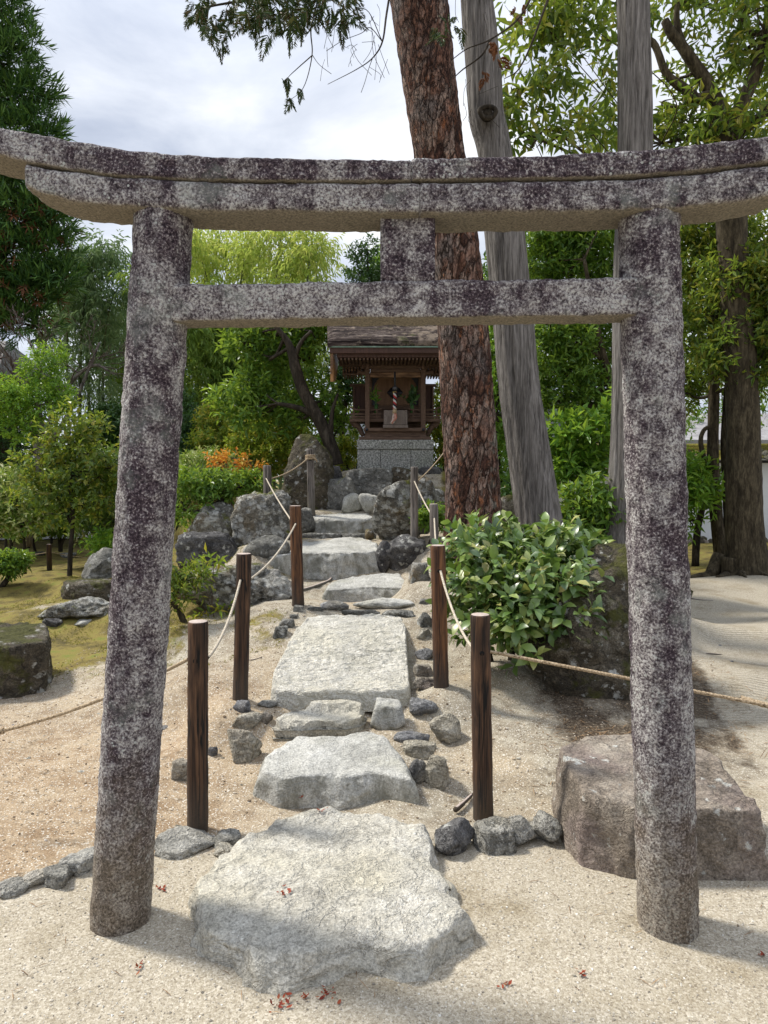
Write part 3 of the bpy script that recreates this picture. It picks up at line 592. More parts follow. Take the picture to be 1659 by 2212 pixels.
# the big brown boulder by the right pillar, cut flat on top
slab('boulder', 'huge brown flat-topped boulder behind the right pillar', [(1212, 1612), (1255, 1592), (1332, 1584), (1450, 1600), (1552, 1632), (1568, 1668), (1610, 1704), (1652, 1752), (1606, 1748), (1506, 1748), (1370, 1748), (1266, 1718), (1228, 1660)], RK_BROWN, .28, 0, cat='boulder', edge=.02, dome=.0, flare=.03, rough=.02, seed=21, nth=260, tilt=(1748, .265, 1584, .30), wavy=.025)
rock('boulder', 'tall leaning boulder, dark with moss, behind the shrub and the right pillar', (1150, 1188, 1545, 1600), RK_MOSS, 'facet', .7, Y=4.25, sub=5, cat='boulder', rough=1.2)
rock('rock', 'mossy dome-shaped rock deep in the shrubs behind the grey trunk', (1215, 1080, 1300, 1180), RK_MOSS, 'round', .8, Y=8.2)
rock('rock', 'mossy dark rock in shade between the pine and the grey trunk', (1070, 1070, 1125, 1150), RK_MOSS, 'round', .8, Y=8.0)
# ------------------------------------------------------------------ posts and ropes
def wood_mat(name, a, b, c_, base=None, spread=1.0):
    t = NT(name); v = t.obj()
    g = t.noise(t.scale(v, (24, 24, 1.6)), 1.0, 6, .7, .9); g2 = t.noise(t.scale(v, (70, 70, 3.5)), 1.0, 3, .6); kn = t.vor(t.scale(v, (9, 9, 3.2)), 1.0)
    col = t.ramp(t.ma('ADD', t.ma('MULTIPLY', g, .7), t.ma('MULTIPLY', g2, .3)), [(.38, a), (.5, b), (.63, c_)])
    col = t.mix(t.step(kn, .12, .07), col, a); sp0 = t.ma('ABSOLUTE', t.ma('SUBTRACT', t.noise(t.scale(v, (16, 16, .5)), 1.0, 3, .6), .5)); col = t.mix(t.step(sp0, .022, .006), col, tuple(x*.3 for x in a)); col = t.mix(t.ma('MULTIPLY', t.step(t.noise(t.scale(v, (9, 9, 2)), 1, 4, .6), .55, .7), .5), col, tuple(min(1, x*1.5) for x in c_))
    zz = t.sep(t.n('TexCoord', out=3), 2)
    if base: col = t.mix(t.ma('MULTIPLY', t.step(t.ma('ADD', zz, t.ma('MULTIPLY', g, .15)), .34, .10), .8), col, t.mix(t.noise(v, 120, 3, .7), tuple(x*.5 for x in base), tuple(x*1.6 for x in base)))
    col = t.mix(t.step(t.sep(t.normal(), 2), .8, .95), col, t.mix(t.noise(v, 60, 4), (.33, .25, .21), (.58, .50, .45)))
    return t.done(t.bsdf(col, .75, t.bump(t.ma('ADD', g, g2), .6, .006), .35))
WD_POST = wood_mat('post_wood', (.012, .007, .005), (.055, .028, .015), (.15, .078, .04), base=(.06, .048, .036))
WD_OLD = wood_mat('old_post_wood', (.05, .043, .038), (.14, .12, .105), (.27, .24, .215), base=(.10, .09, .07))
WD_RED = wood_mat('reddish_post_wood', (.018, .009, .006), (.09, .04, .018), (.22, .10, .04), base=(.04, .032, .026))
t = NT('rope_fibre'); v = t.obj(False)
ROPE = t.done(t.bsdf(t.ramp(t.noise(v, 120, 3, .7), [(.32, (.10, .065, .035)), (.5, (.36, .27, .17)), (.68, (.58, .47, .33))]), .95, t.bump(t.noise(v, 200, 2), .5, .004)))
t = NT('pale_rope_fibre'); v = t.obj(False)
ROPE_P = t.done(t.bsdf(t.ramp(t.noise(v, 120, 3, .7), [(.32, (.22, .18, .13)), (.5, (.46, .40, .31)), (.68, (.66, .60, .50))]), .95, t.bump(t.noise(v, 200, 2), .5, .004)))
HOLES = {}
def post(key, bx, by, tx, ty, wpx, mat, label, Y=None, hole=.83):
    g = gnd(bx, by) if Y is None else at(bx, by, Y)
    top = at(tx, ty, g[1]); r = wpx*g[1]/F/2/1.02
    s = np.linspace(-.14, 1, 40)[:, None]; pts = g*(1-s) + top*s; rad = np.full(40, r)*(1.04 - .05*np.clip(s[:, 0], 0, 1))
    s2 = np.array((.0, .006)); pts = np.vstack([pts, top + np.array((0, 0, .005)), top + np.array((0, 0, .007))]); rad = np.append(rad, [r*.93, r*.84])
    root = empty('fence_post', g, label, 'post', 'round timber posts carrying the rope')
    V, P = tube(pts, rad, 32, True, .09, len(HOLES)*7)
    link('post', V, P, mat, root)
    c = g + (top-g)*hole
    hm = MB(); hm.tube([c + np.array((dx_, -r*1.012, 0)) + np.array((0, 0, 0)) for dx_ in (0,)] + [c + np.array((0, -r*.8, 0))], [.011, .011], 14)
    hm.build('rope_hole', BLACK, [x for x in bpy.data.objects if x.parent == root][0], True)
    HOLES[key] = (c, r)
t = NT('black_hole'); BLACK = t.done(t.bsdf((.008, .007, .006), .9))
post('L1', 427, 1796, 428, 1345, 45, WD_POST, 'brown post nearest the left pillar, pale sawn top')
post('L2', 519, 1510, 527, 1198, 33, WD_POST, 'tall dark brown post left of the carved slab, second on the left')
post('L3', 644, 1308, 638, 1094, 26, WD_RED, 'reddish brown post at the far left corner of the carved slab')
post('L4', 579, 1162, 577, 1007, 18, WD_OLD, 'weathered grey post before the craggy boulder')
post('L5', 673, 1103, 670, 971, 16, WD_OLD, 'weathered grey post before the tall dark standing stone', Y=8.75)
post('R1', 1044, 1772, 1037, 1330, 44, WD_POST, 'brown post in front of the glossy shrub, nearest the right pillar')
post('R2', 953, 1481, 946, 1180, 33, WD_RED, 'dark brown post right of the carved slab, brushed by the shrub leaves')
post('R3', 940, 1262, 937, 1090, 19, WD_OLD, 'weathered grey post just behind the second right post', Y=6.2)
post('R4', 895, 1184, 895, 1010, 17, WD_OLD, 'weathered grey post before the big lichened boulder', Y=7.45)
def rope(a, b, sag, r, mat, label, n=None, group='ropes strung between the posts', hang=None):
    a, b = np.asarray(a, float), np.asarray(b, float); Lg = np.linalg.norm(b-a); r = r*.74; n = n or int(max(60, Lg/.006))
    s = np.linspace(0, 1, n)[:, None]; pts = a*(1-s) + b*s; pts[:, 2] -= sag*4*(s*(1-s))[:, 0]
    T = unit(np.gradient(pts, axis=0)); up = np.array((0, 0, 1.)); Xv = unit(np.cross(T, up)); Zv = np.cross(Xv, T)
    k = 18; th = np.arange(k)/k*2*np.pi; ph = (s[:, 0]*Lg/(r*7.5))*2*np.pi
    rr = r*(.80 + .24*np.abs(np.cos(1.5*(th[None]*1 + ph[:, None])))) 
    V = (pts[:, None] + Xv[:, None]*(np.cos(th)*1)[None, :, None]*rr[..., None] + Zv[:, None]*np.sin(th)[None, :, None]*rr[..., None]).reshape(-1, 3)
    i = np.arange(n-1)[:, None]*k + np.arange(k)[None]; j = np.arange(n-1)[:, None]*k + (np.arange(k)+1)[None] % k
    o = link('rope', V, [np.stack([i, j, j+k, i+k], -1).reshape(-1, 4)], mat, None, True, a)
    return tag(o, label, 'rope', group)
hp = lambda k, s=(0, -1): HOLES[k][0] + np.array((s[0]*HOLES[k][1], s[1]*HOLES[k][1], 0))
rope(at(-40, 1592, 3.0), at(8, 1578, 3.02), .0, .018, ROPE, 'thick end of the brown rope at the left edge over the bank')
rope(at(0, 1580, 3.02), hp('L1', (-.9, -.3)), .03, .0105, ROPE, 'brown twisted rope passing behind the left pillar to the front left post')
rope(hp('L1', (.9, .3)), hp('L2', (-.2, -1)), .06, .0095, ROPE_P, 'pale rope from the front left post to the second left post')
rope(hp('L2', (.9, .3)), hp('L3', (.1, -1)), .05, .0095, ROPE_P, 'pale rope rising from the second left post to the reddish one')
rope(hp('L3', (-.5, .5)), hp('L4', (-.1, -1)), .02, .0095, ROPE_P, 'pale rope from the reddish post up to the grey post on its left')
rope(hp('L4', (.9, .3)), hp('L5', (-.3, -1)) + np.array((0, 0, .03)), .04, .0105, ROPE, 'brown rope between the two uppermost grey posts on the left')
rope(hp('R1', (.9, -.3)), at(1659, 1524, 2.75), .0, .0105, ROPE, 'brown twisted rope from the front right post behind the right pillar')
rope(at(1600, 1508, 2.80), at(1700, 1536, 2.72), .0, .016, ROPE, 'thick spliced end of the brown rope at the right edge')
rope(hp('R1', (-.6, .6)), hp('R2', (.2, -1)), .06, .0095, ROPE_P, 'pale rope from the front right post to the second, across the shrub')
rope(hp('R2', (0, .9)), hp('R3', (0, -1)), .03, .0095, ROPE_P, 'pale rope between the second right post and the grey one behind')
rope(hp('R3', (0, .9)), hp('R4', (0, -1)), .02, .0095, ROPE_P, 'pale rope between the two grey posts on the right')
rope(hp('R4', (.8, .4)), at(975, 955, 8.6), .03, .0095, ROPE, 'thin brown rope running from the upper right grey post behind the pine')
for key, r_, lb in (('L5', .0105, 'coil of brown rope knotted round the uppermost left post'),):
    c, rp = HOLES[key]; c = c + np.array((0, 0, .03)); a = np.linspace(0, 2*np.pi*3, 120)
    m_ = MB(); m_.tube(np.stack([c[0] + (rp+r_)*np.cos(a), c[1] + (rp+r_)*np.sin(a), c[2] - .03 + .06*a/a.max()], 1), r_, 8)
    m_.tube(spline([c + np.array((.5*rp, -rp-r_, .01)), c + np.array((rp*1.6, -rp-.02, -.02)), c + np.array((rp*2.0, -rp-.02, -.06))], 6), r_*.8, 8)
    tag(m_.build('rope_knot', ROPE, None, True, loc=c), lb, 'knot')
# driftwood and sticks
def stick(label, pts, r, mat=WD_OLD, lift=.5):
    P = np.array([gnd(*p) + np.array((0, 0, r*lift)) for p in pts]); P = spline(P, 6)
    V, Q = tube(P, np.linspace(r, r*.55, len(P)), 9, True, .25, len(label)); tag(link('stick', V, Q, mat, None, True, P[0]), label, 'stick')
stick('curved grey driftwood branch lying left of the wedge-shaped step', [(640, 1278), (660, 1276), (690, 1266), (712, 1256), (718, 1244), (708, 1240)], .022)
stick('brown stick leaning at the foot of the right-hand front post', [(984, 1762), (1000, 1748), (1020, 1728)], .014, WD_POST, 2.0)
stick('thin forked twig lying on the sandy bank beside the left pillar', [(112, 1804), (150, 1796), (197, 1782)], .004, WD_POST)
stick('thin crooked root lying on the bank left of the carved slab', [(520, 1442), (535, 1428), (548, 1426), (566, 1420)], .006, WD_POST)
stick('thin dark twig on the raked sand at the right', [(1500, 1416), (1530, 1413), (1560, 1415)], .008, WD_POST)
stick('pale thin stick on the sand right of the right pillar', [(1493, 1294), (1515, 1297), (1540, 1298)], .010, WD_OLD)
# ------------------------------------------------------------------ shrine
def plain(name, a, b, sc=6, rough=.7, stretch=(1, 1, 1), bump=.3, spec=.3, fine=70):
    t = NT(name); v = t.scale(t.obj(False), stretch)
    c = t.ramp(t.ma('ADD', t.ma('MULTIPLY', t.noise(v, sc, 5, .6), .65), t.ma('MULTIPLY', t.noise(v, fine, 3, .7), .35)), [(.36, a), (.64, b)])
    return t.done(t.bsdf(c, rough, t.bump(t.noise(v, fine, 3), bump, .01), spec))
SH_WOOD = plain('shrine_wood', (.065, .038, .026), (.16, .102, .070), 5, .75, (3, 3, 14))
SH_WOODH = plain('shrine_beam_wood', (.07, .042, .029), (.17, .108, .073), 5, .75, (2, 14, 14))
SH_WORN = plain('worn_beam_wood', (.05, .025, .015), (.30, .18, .10), 3, .8, (2, 8, 8))
SH_RED = plain('shrine_red_panel', (.050, .026, .020), (.10, .052, .040), 4, .6, (8, 8, 1.2))
SH_DOOR = plain('shrine_door_wood', (.12, .065, .035), (.20, .115, .062), 4, .6, (8, 8, 1.2))
SH_DARK = plain('dark_metal', (.010, .011, .016), (.028, .030, .040), 10, .45, spec=.5)
SH_GOLD_LIT = plain('lit_barge_board_wood', (.24, .11, .04), (.42, .22, .09), 4, .6, (8, 8, 2))  # golden tone puts the warm light on these boards into the wood colour
SH_COPP = plain('green_copper', (.14, .25, .21), (.30, .42, .36), 12, .6)
SH_BOX = plain('offering_box_wood', (.13, .105, .09), (.23, .19, .165), 5, .75, (8, 8, 2))
t = NT('speckled_granite'); v = t.obj(False); s_ = t.noise(v, 42, 4, .8)
GRAN = t.done(t.bsdf(t.mix(t.step(t.noise(v, 2.5, 4), .45, .7), t.ramp(s_, [(.36, (.06, .06, .055)), (.5, (.27, .27, .25)), (.62, (.50, .50, .46))]), t.ramp(s_, [(.36, (.05, .05, .042)), (.5, (.19, .20, .165)), (.62, (.36, .37, .31))])), .9, t.bump(s_, .5, .01)))
t = NT('bark_thatch'); v = t.obj(False)
ly = t.noise(t.scale(v, (2.2, 26, 26)), 1.0, 5, .75, .5); th2 = t.noise(t.scale(v, (10, 10, 10)), 1, 5, .65)
cc = t.ramp(ly, [(.40, (.010, .007, .007)), (.50, (.042, .030, .027)), (.59, (.12, .095, .082)), (.68, (.32, .27, .24))])
cc = t.mix(t.ma('MULTIPLY', t.step(t.ma('ADD', th2, t.ma('MULTIPLY', t.step(t.sep(v, 0), -.2, .7), .16)), .56, .68), .6), cc, (.30, .24, .185))
cc = t.mix(t.ma('MULTIPLY', t.step(t.noise(v, 4, 5, .7), .58, .68), .5), cc, (.10, .11, .04))
THATCH = t.done(t.bsdf(cc, .95, t.bump(ly, .9, .03), .1))
YG, YP, YW, YE = 9.85, 9.98, 10.55, 9.40     # front of granite, posts, wall, eave
def pb(mb, x0, y0, x1, y1, Yf, dep):
    a, b = at(x0, y0, Yf), at(x1, y1, Yf)
    return mb.box(((a[0]+b[0])/2, Yf + dep/2, (a[2]+b[2])/2), ((b[0]-a[0])/2, dep/2, (a[2]-b[2])/2))
org = at(853, 1010, YG)
shrine = empty('wooden_shrine', org, 'small brown wooden shrine with a bark-thatched roof on a granite base', 'shrine')
def sp_(name, mat, fn, smooth=False, parent=None):
    m_ = MB(); fn(m_); return m_.build(name, mat, parent or shrine, smooth)
def bev(o, w=.008, seg=2):
    b = o.modifiers.new('bevel', 'BEVEL'); b.width = w; b.segments = seg; b.limit_method = 'ANGLE'; return o
gz0 = at(853, 1022, YG)[2]
bev(sp_('granite_cap', GRAN, lambda m: pb(m, 771, 950, 937, 970.5, YG - .02, 1.5)), .012)
for xa, xb in ((772, 821.5), (822.2, 887.3), (888, 936)):
    bev(sp_('granite_block', GRAN, lambda m: pb(m, xa, 971, xb, 1024, YG, .5)), .008)
sp_('granite_core', GRAN, lambda m: pb(m, 776, 972, 932, 1024, YG + .08, 1.3))
bev(sp_('sill', SH_WOODH, lambda m: (pb(m, 776, 943, 932, 950.5, YP - .08, 1.2), pb(m, 788, 932, 920, 943, YP + .01, 1.1))))
bev(sp_('floor_beam', SH_WOODH, lambda m: pb(m, 786, 924, 921, 932, YP - .035, .12)))
FB = [x for x in bpy.data.objects if x.name == 'floor_beam'][0]
for xa in (792.5, 914.5):
    c = at(xa, 928, YP - .037); sp_('bolt', SH_DARK, lambda m: (m.tube([c, c - np.array((0, .012, 0))], [.02, .02], 14), m.tube([c - np.array((0, .012, 0)), c - np.array((0, .022, 0))], [.011, .006], 12)), True, FB)
for xa, xb in ((788.5, 798.5), (909.5, 919.5)):
    pst = bev(sp_('post', SH_WOOD, lambda m: pb(m, xa, 800, xb, 925, YP, .065)))
    bev(sp_('post_foot', SH_WOODH, lambda m: pb(m, xa - 2, 940, xb + 2, 948, YP - .02, .1), False, pst))
bev(sp_('worn_crossbeam', SH_WORN, lambda m: pb(m, 798.8, 804, 909.2, 815, YP + .01, .05)), .01)
sp_('lintel', SH_WOODH, lambda m: (pb(m, 800, 791, 908, 797, YP + .03, .05), pb(m, 800, 797.5, 908, 803.5, YP + .015, .05)))
# bracket arms at the posts: stepped blocks and scrolled nosings
for xc in (793.5, 914.5):
    def br(m):
        pb(m, xc-6, 796, xc+6, 803, YP - .03, .1); pb(m, xc-12, 790, xc+12, 796, YP - .02, .05)
        for q in (-10, 0, 10): pb(m, xc+q-3.2, 785, xc+q+3.2, 790.4, YP - .035, .08)
        pb(m, xc-3, 782, xc+3, 797, YP - .10, .12)
    bev(sp_('bracket', SH_WOOD, br), .004)
    def nos(m):
        for s in (-1, 1):
            if (s > 0) == (xc > 850):
                c0 = at(xc + s*5, 806, YP + .03); pts = [c0 + np.array((s*d, 0, h)) for d, h in ((0, 0), (.05, .005), (.085, .02), (.105, .0), (.09, -.02))]
                m.tube(spline(pts, 5), np.linspace(.034, .012, len(spline(pts, 5))), 10)
    sp_('nosing', SH_WOOD, nos, True)
bev(sp_('eave_beam', SH_WOODH, lambda m: (pb(m, 732, 779, 972, 790, YP - .015, .09), pb(m, 740, 771, 968, 779.5, YP - .1, .12))))
def rend(m):
    for i in range(29): pb(m, 735 + i*8.2, 773, 738.6 + i*8.2, 777.2, YE + .06, .62)
sp_('rafters', SH_WOOD, rend)
bev(sp_('eave_board', SH_RED, lambda m: (pb(m, 712, 750, 995, 763, YE - .02, .07), pb(m, 728, 763.5, 980, 772, YE + .05, .5))))
sp_('copper_edge', SH_COPP, lambda m: pb(m, 707, 747.5, 1000, 750, YE - .045, .08))
# thatched roof: a curved sweep from the front eave over the ridge down to the back, thick at its edges
xl, xr = at(708, 748, YE)[0], at(997, 748, YE)[0]; ze = at(850, 748.5, YE)[2]
prof = spline([(YE-.06, ze), (YE-.02, ze+.10), (YE+.22, ze+.235), (YE+.50, ze+.40), (YE+.80, ze+.62), (YE+1.05, ze+.86), (YE+1.16, ze+.93), (YE+1.27, ze+.86), (YE+1.5, ze+.62), (YE+1.8, ze+.42), (YE+1.83, ze+.32)], 10)
under = spline([(YE+1.80, ze+.26), (YE+1.5, ze+.44), (YE+1.16, ze+.70), (YE+.8, ze+.40), (YE+.45, ze+.16), (YE-.04, ze-.002)], 8)
loop = np.vstack([prof, under]); nl = len(loop); xs = np.linspace(xl, xr, 120)
V = []
for x in xs:
    e = max(0, 1 - min(x-xl, xr-x)/.12); q = loop.copy(); q[:len(prof), 1] -= .03*e*e
    V.append(np.c_[(xl+xr)/2 + (x - (xl+xr)/2)*(1 + .10*np.clip(q[:, 0] - YE, 0, .9)), q])
V = np.concatenate(V); k = np.tile(np.arange(nl) < len(prof), 120)
V[k] += np.c_[np.zeros(k.sum()), .25*np.ones(k.sum()), np.ones(k.sum())]*(.018*fbm(V[k]*np.array((2.2, 28, 28)), 3) + .014*fbm(V[k]*9, 3))[:, None]
i = np.arange(119)[:, None]*nl + np.arange(nl)[None]; j = np.arange(119)[:, None]*nl + (np.arange(nl)+1)[None] % nl
nP, nU = len(prof), len(under)
def cap(e, flip):
    Tt = []; a_, b_ = 0, nl-1
    while b_ - a_ > 1:
        if (a_ < nP-1) and (a_*nU <= (nl-1-b_)*nP or b_ <= nP): Tt.append((e*nl+a_, e*nl+a_+1, e*nl+b_)); a_ += 1
        else: Tt.append((e*nl+a_, e*nl+b_-1, e*nl+b_)); b_ -= 1
    Tt = np.array(Tt); return Tt[:, ::-1] if flip else Tt
link('thatched_roof', V, [np.stack([i, i+nl, j+nl, j], -1).reshape(-1, 4), cap(0, False), cap(119, True)], THATCH, shrine)
for s, x in ((-1, xl + .05), (1, xr - .05)):     # barge boards under the gable ends
    def bb(m):
        c = spline([(YE+.05, ze-.10), (YE+.45, ze+.03), (YE+.8, ze+.25), (YE+1.14, ze+.55)], 6); h = np.linspace(.42, .62, len(c)) 
        v = []; 
        for (yy, zz), hh in zip(c, h): v += [(x-.02, yy, zz+.06), (x+.02, yy, zz+.06), (x+.02, yy, zz-hh+.06), (x-.02, yy, zz-hh+.06)]
        n_ = len(c); ii = np.arange(n_-1)[:, None]*4 + np.arange(4)[None]; jj = np.arange(n_-1)[:, None]*4 + (np.arange(4)+1)[None] % 4
        m.add(v, [np.stack([ii, ii+4, jj+4, jj], -1).reshape(-1, 4), np.array([(0, 1, 2, 3)])])
    sp_('barge_board', SH_GOLD_LIT, bb)
    def fg(m):
        a = at(0, 0, 1)*0 + np.array((x, YE+.03, ze-.02)); m.box(a - np.array((0, 0, .13)), (.018, .03, .13)); m.tube([a - np.array((0, 0, .24)), a - np.array((.01, 0, .30)), a - np.array((-.005, 0, .345))], [.02, .016, .006], 8)
    sp_('gable_pendant', SH_WORN, fg)
for xa, xb in ((740, 789), (921, 962)):     # the side rafters seen under the overhang, light and dark
    def sr(m):
        n_ = int((xb-xa)/6.3)
        for q in range(n_): pb(m, xa + q*6.3, 792.5, xa + q*6.3 + 2.9, 808.5, YP + .12, .5)
    sp_('side_rafters', SH_WORN, sr); sp_('soffit', SH_WOOD, lambda m: pb(m, xa, 791, xb, 809, YP + .75, .03)); sp_('rafter_board', SH_WOODH, lambda m: pb(m, xa - 1, 806.5, xb + 1, 810, YP + .085, .03))
# hall behind the posts
bev(sp_('hall_wall', SH_WOOD, lambda m: (pb(m, 796, 806, 912, 925, YW + .03, .5),)))
doors = [sp_('door', SH_DOOR, lambda m: pb(m, a_, 816, b_, 876, YW, .04)) for a_, b_ in ((803.5, 852.3), (853.7, 904))]
sp_('door_frame', SH_WOOD, lambda m: (pb(m, 797, 813, 803, 890, YW - .05, .09), pb(m, 904.5, 813, 911, 890, YW - .05, .09), pb(m, 797, 876.5, 911, 884, YW - .03, .07), pb(m, 852, 816, 854, 876, YW - .008, .02)))
for di, (sx, ox) in enumerate(((1, 804), (-1, 903.5))):      # dark corner fittings, scalloped on the inner side
    for top in (1, 0):
        def fit(m):
            py = [(0, 0), (15, 0), (13, 3), (10, 5), (9, 9), (6, 11), (5, 15), (3, 18), (3, 26), (0, 26)]
            y0 = 816.5 if top else 875.5
            P_ = np.array([at(ox + sx*a, y0 + (b if top else -b), YW - .004) for a, b in py])
            n_ = len(P_); m.add(np.vstack([P_, P_ + np.array((0, .006, 0))]), [np.array([(0, q, q+1) for q in range(1, n_-1)]), np.array([(q, (q+1) % n_, n_ + (q+1) % n_, n_ + q) for q in range(n_)])])
        sp_('corner_fitting', SH_DARK, fit, False, doors[di])
def emb(m):                                  # lobed dark boss in the middle of the doors
    a = np.arange(64)/64*2*np.pi; r_ = .098*(1 + .10*np.cos(4*a) + .05*np.cos(8*a)); c = at(853, 848, YW - .012)
    ring = np.c_[c[0] + r_*np.cos(a)*1.05, np.full(64, c[1]), c[2] + r_*np.sin(a)*.95]
    back = ring + np.array((0, .02, 0)); k2 = (np.arange(64)+1) % 64
    m.add(np.vstack([ring, back, c[None] - np.array((0, .014, 0))]), [np.stack([np.arange(64), k2, np.full(64, 128)], 1), np.stack([np.arange(64), np.arange(64)+64, k2+64, k2], 1)])
sp_('door_boss', SH_DARK, emb, True, doors[0])
for xa, xb, ca_, cb_ in ((762, 789, 755, 790), (919.5, 937, 918.5, 943)):
    bev(sp_('side_wing', SH_RED, lambda m: pb(m, xa, 833, xb, 905, YW + .12, .06)))
    bev(sp_('wing_frame', SH_WOOD, lambda m: (pb(m, ca_, 829, cb_, 834, YW + .08, .13), pb(m, xa, 834, xa+4.5, 905, YW + .09, .1) if xa < 800 else pb(m, xb-4, 834, xb, 905, YW + .09, .1))))
bev(sp_('balcony', SH_WOODH, lambda m: (pb(m, 755, 904, 952, 911, YP + .10, .45), pb(m, 757, 898.5, 823, 902.5, YP + .12, .03), pb(m, 884, 898.5, 950, 902.5, YP + .12, .03))), .004)
for s, xe in ((-1, 826), (1, 881)):
    def rail(m):
        xo = 853 + s*97
        p = spline([at(xe, 882.5, YP+.13), at(xe + s*10, 885, YP+.13), at(xe + s*40, 885.6, YP+.13), at(xo - s*12, 884.5, YP+.13), at(xo, 880, YP+.13)], 5); m.tube(p, .013, 8)
        pb(m, min(xe + s*2, xo), 892.5, max(xe + s*2, xo), 896, YP + .12, .028)
        for q in (12, 36, 62): pb(m, xe + s*q - 1.6, 886, xe + s*q + 1.6, 904, YP + .118, .03)
    sp_('railing', SH_WOOD, rail)
for s, x0 in ((-1, 787), (1, 920)):
    def corb(m):
        pts = [at(x0 + s*24, 910, YP+.2), at(x0 + s*20, 917, YP+.2), at(x0 + s*14, 920, YP+.2), at(x0 + s*9, 928, YP+.2), at(x0 + s*2, 942, YP+.2)]
        p = spline(pts, 5); m.tube(p, np.linspace(.055, .03, len(p)), 8)
    sp_('corbel', SH_WOOD, corb, True)
# offering box with carved letters
ob = at(854.5, 924, YP - .06); obx = empty('offering_box', ob, 'grey wooden offering box with black studs and two carved characters', 'offering box')
def obf(m):
    a, b = at(829, 886, YP-.06), at(880, 917, YP-.06); zt, zb = a[2], b[2]; c = (a[0]+b[0])/2; h1 = (b[0]-a[0])/2
    m.box((c, YP + .02, (zt+zb)/2), (h1, .09, (zt-zb)/2))
bev(link('box_body', *(lambda m: (obf(m), (np.concatenate(m.V), [np.concatenate(p) for p in m.P.values()]))[1])(MB()), SH_BOX, obx, False), .005)
m_ = MB(); pb(m_, 827.5, 917.3, 881.5, 924.3, YP - .075, .2); bev(m_.build('box_base', SH_BOX, obx), .005)
m_ = MB()
for xx in (832.5, 876.5):
    for yy in (889, 895, 901.5, 908, 914): c = at(xx, yy, YP - .064); m_.tube([c + np.array((0, .006, 0)), c, c - np.array((0, .007, 0))], [.0085, .0085, .003], 10)
m_.build('studs', SH_DARK, [x for x in bpy.data.objects if x.name == 'box_body'][0], True)
LET = plain('carved_groove', (.035, .026, .022), (.055, .042, .035), 9, .9)
for ch, xx in (('浄', 842.5), ('財', 867)):
    try:
        cu = bpy.data.curves.new('letter', 'FONT'); cu.body = ch; cu.size = .125; cu.align_x = 'CENTER'; cu.align_y = 'CENTER'; cu.extrude = .002
        to = bpy.data.objects.new('letter', cu); COL.objects.link(to); bpy.context.view_layer.update()
        me = bpy.data.meshes.new_from_object(to.evaluated_get(bpy.context.evaluated_depsgraph_get())); bpy.data.objects.remove(to)
        me.materials.clear(); me.materials.append(LET); lo = bpy.data.objects.new('carved_character', me); COL.objects.link(lo); lo.parent = obx
        lo.location = at(xx, 900, YP - .063) - np.array(ob); lo.rotation_euler = (R(90), 0, 0)
        print('letter', ch, len(me.vertices))
    except Exception as e: print('letter failed', e)
# bell rope
b0 = at(853, 805, YP - .17)
bell = empty('bell_rope', b0, 'red, white and black twisted bell rope hanging before the shrine doors', 'bell rope')
Yb = YP - .17
m_ = MB(); m_.tube([at(853, 803, Yb), at(853, 834, Yb)], [.012, .014], 8); m_.build('strap', SH_DARK, bell, True)
m_ = MB(); c = at(853, 839, Yb); a = np.linspace(0, np.pi, 14); m_.tube([c + np.array((0, 0, .036*math.cos(q))) for q in a], .036*np.sin(a) + .002, 18); m_.build('bell', plain('bell_metal', (.02, .02, .025), (.07, .065, .07), 20, .35, spec=.6), bell, True)
ROPC = [plain('red_cord', (.32, .02, .025), (.46, .05, .05), 40), plain('white_cord', (.50, .48, .46), (.68, .66, .63), 40), plain('black_cord', (.012, .012, .016), (.04, .04, .05), 40)]
p0, p1 = at(853, 847, Yb), at(852.5, 883, Yb); nn = 90; s = np.linspace(0, 1, nn)[:, None]; ax = p0*(1-s) + p1*s
for q in range(3):
    ph = s[:, 0]*2*np.pi*2.6 + q*2*np.pi/3
    m_ = MB(); m_.tube(ax + np.c_[.013*np.cos(ph), .013*np.sin(ph), 0*ph], .0135, 9); m_.build('cord', ROPC[q], bell, True)
m_ = MB(); m_.tube([at(852.3, 846, Yb), at(852.3, 849, Yb)], [.026, .024], 14); m_.build('gold_collar', plain('brass', (.30, .20, .05), (.48, .36, .12), 20, .4), bell, True)
m_ = MB(); m_.tube([at(852.5, 883, Yb), at(852.2, 893, Yb)], [.026, .030], 14); m_.build('wooden_sleeve', plain('pale_wood', (.34, .24, .14), (.50, .38, .25), 12, .7, (4, 4, 1)), bell, True)
m_ = MB(); rg = np.random.RandomState(4); m2 = MB()
for q in range(46):
    a_, rr_ = rg.uniform(0, 6.28), .022*math.sqrt(rg.uniform()); o_ = np.array((rr_*math.cos(a_), rr_*math.sin(a_), 0))
    pts = spline([at(852.2, 893, Yb) + o_*.9, at(853, 899, Yb) + o_*1.4, at(851.5, 906, Yb) + o_*1.3, at(846 + rg.uniform(-1.5, 2.5), 914 + rg.uniform(-3, 1.5), Yb) + o_*.7], 4)
    (m_ if rg.uniform() < .62 else m2).tube(pts, np.linspace(.0045, .0035, len(pts)), 5)
m_.build('tassel', plain('tassel_red', (.50, .16, .11), (.66, .30, .22), 30), bell, True); m2.build('tassel', plain('tassel_white', (.55, .50, .44), (.72, .68, .62), 30), bell, True)
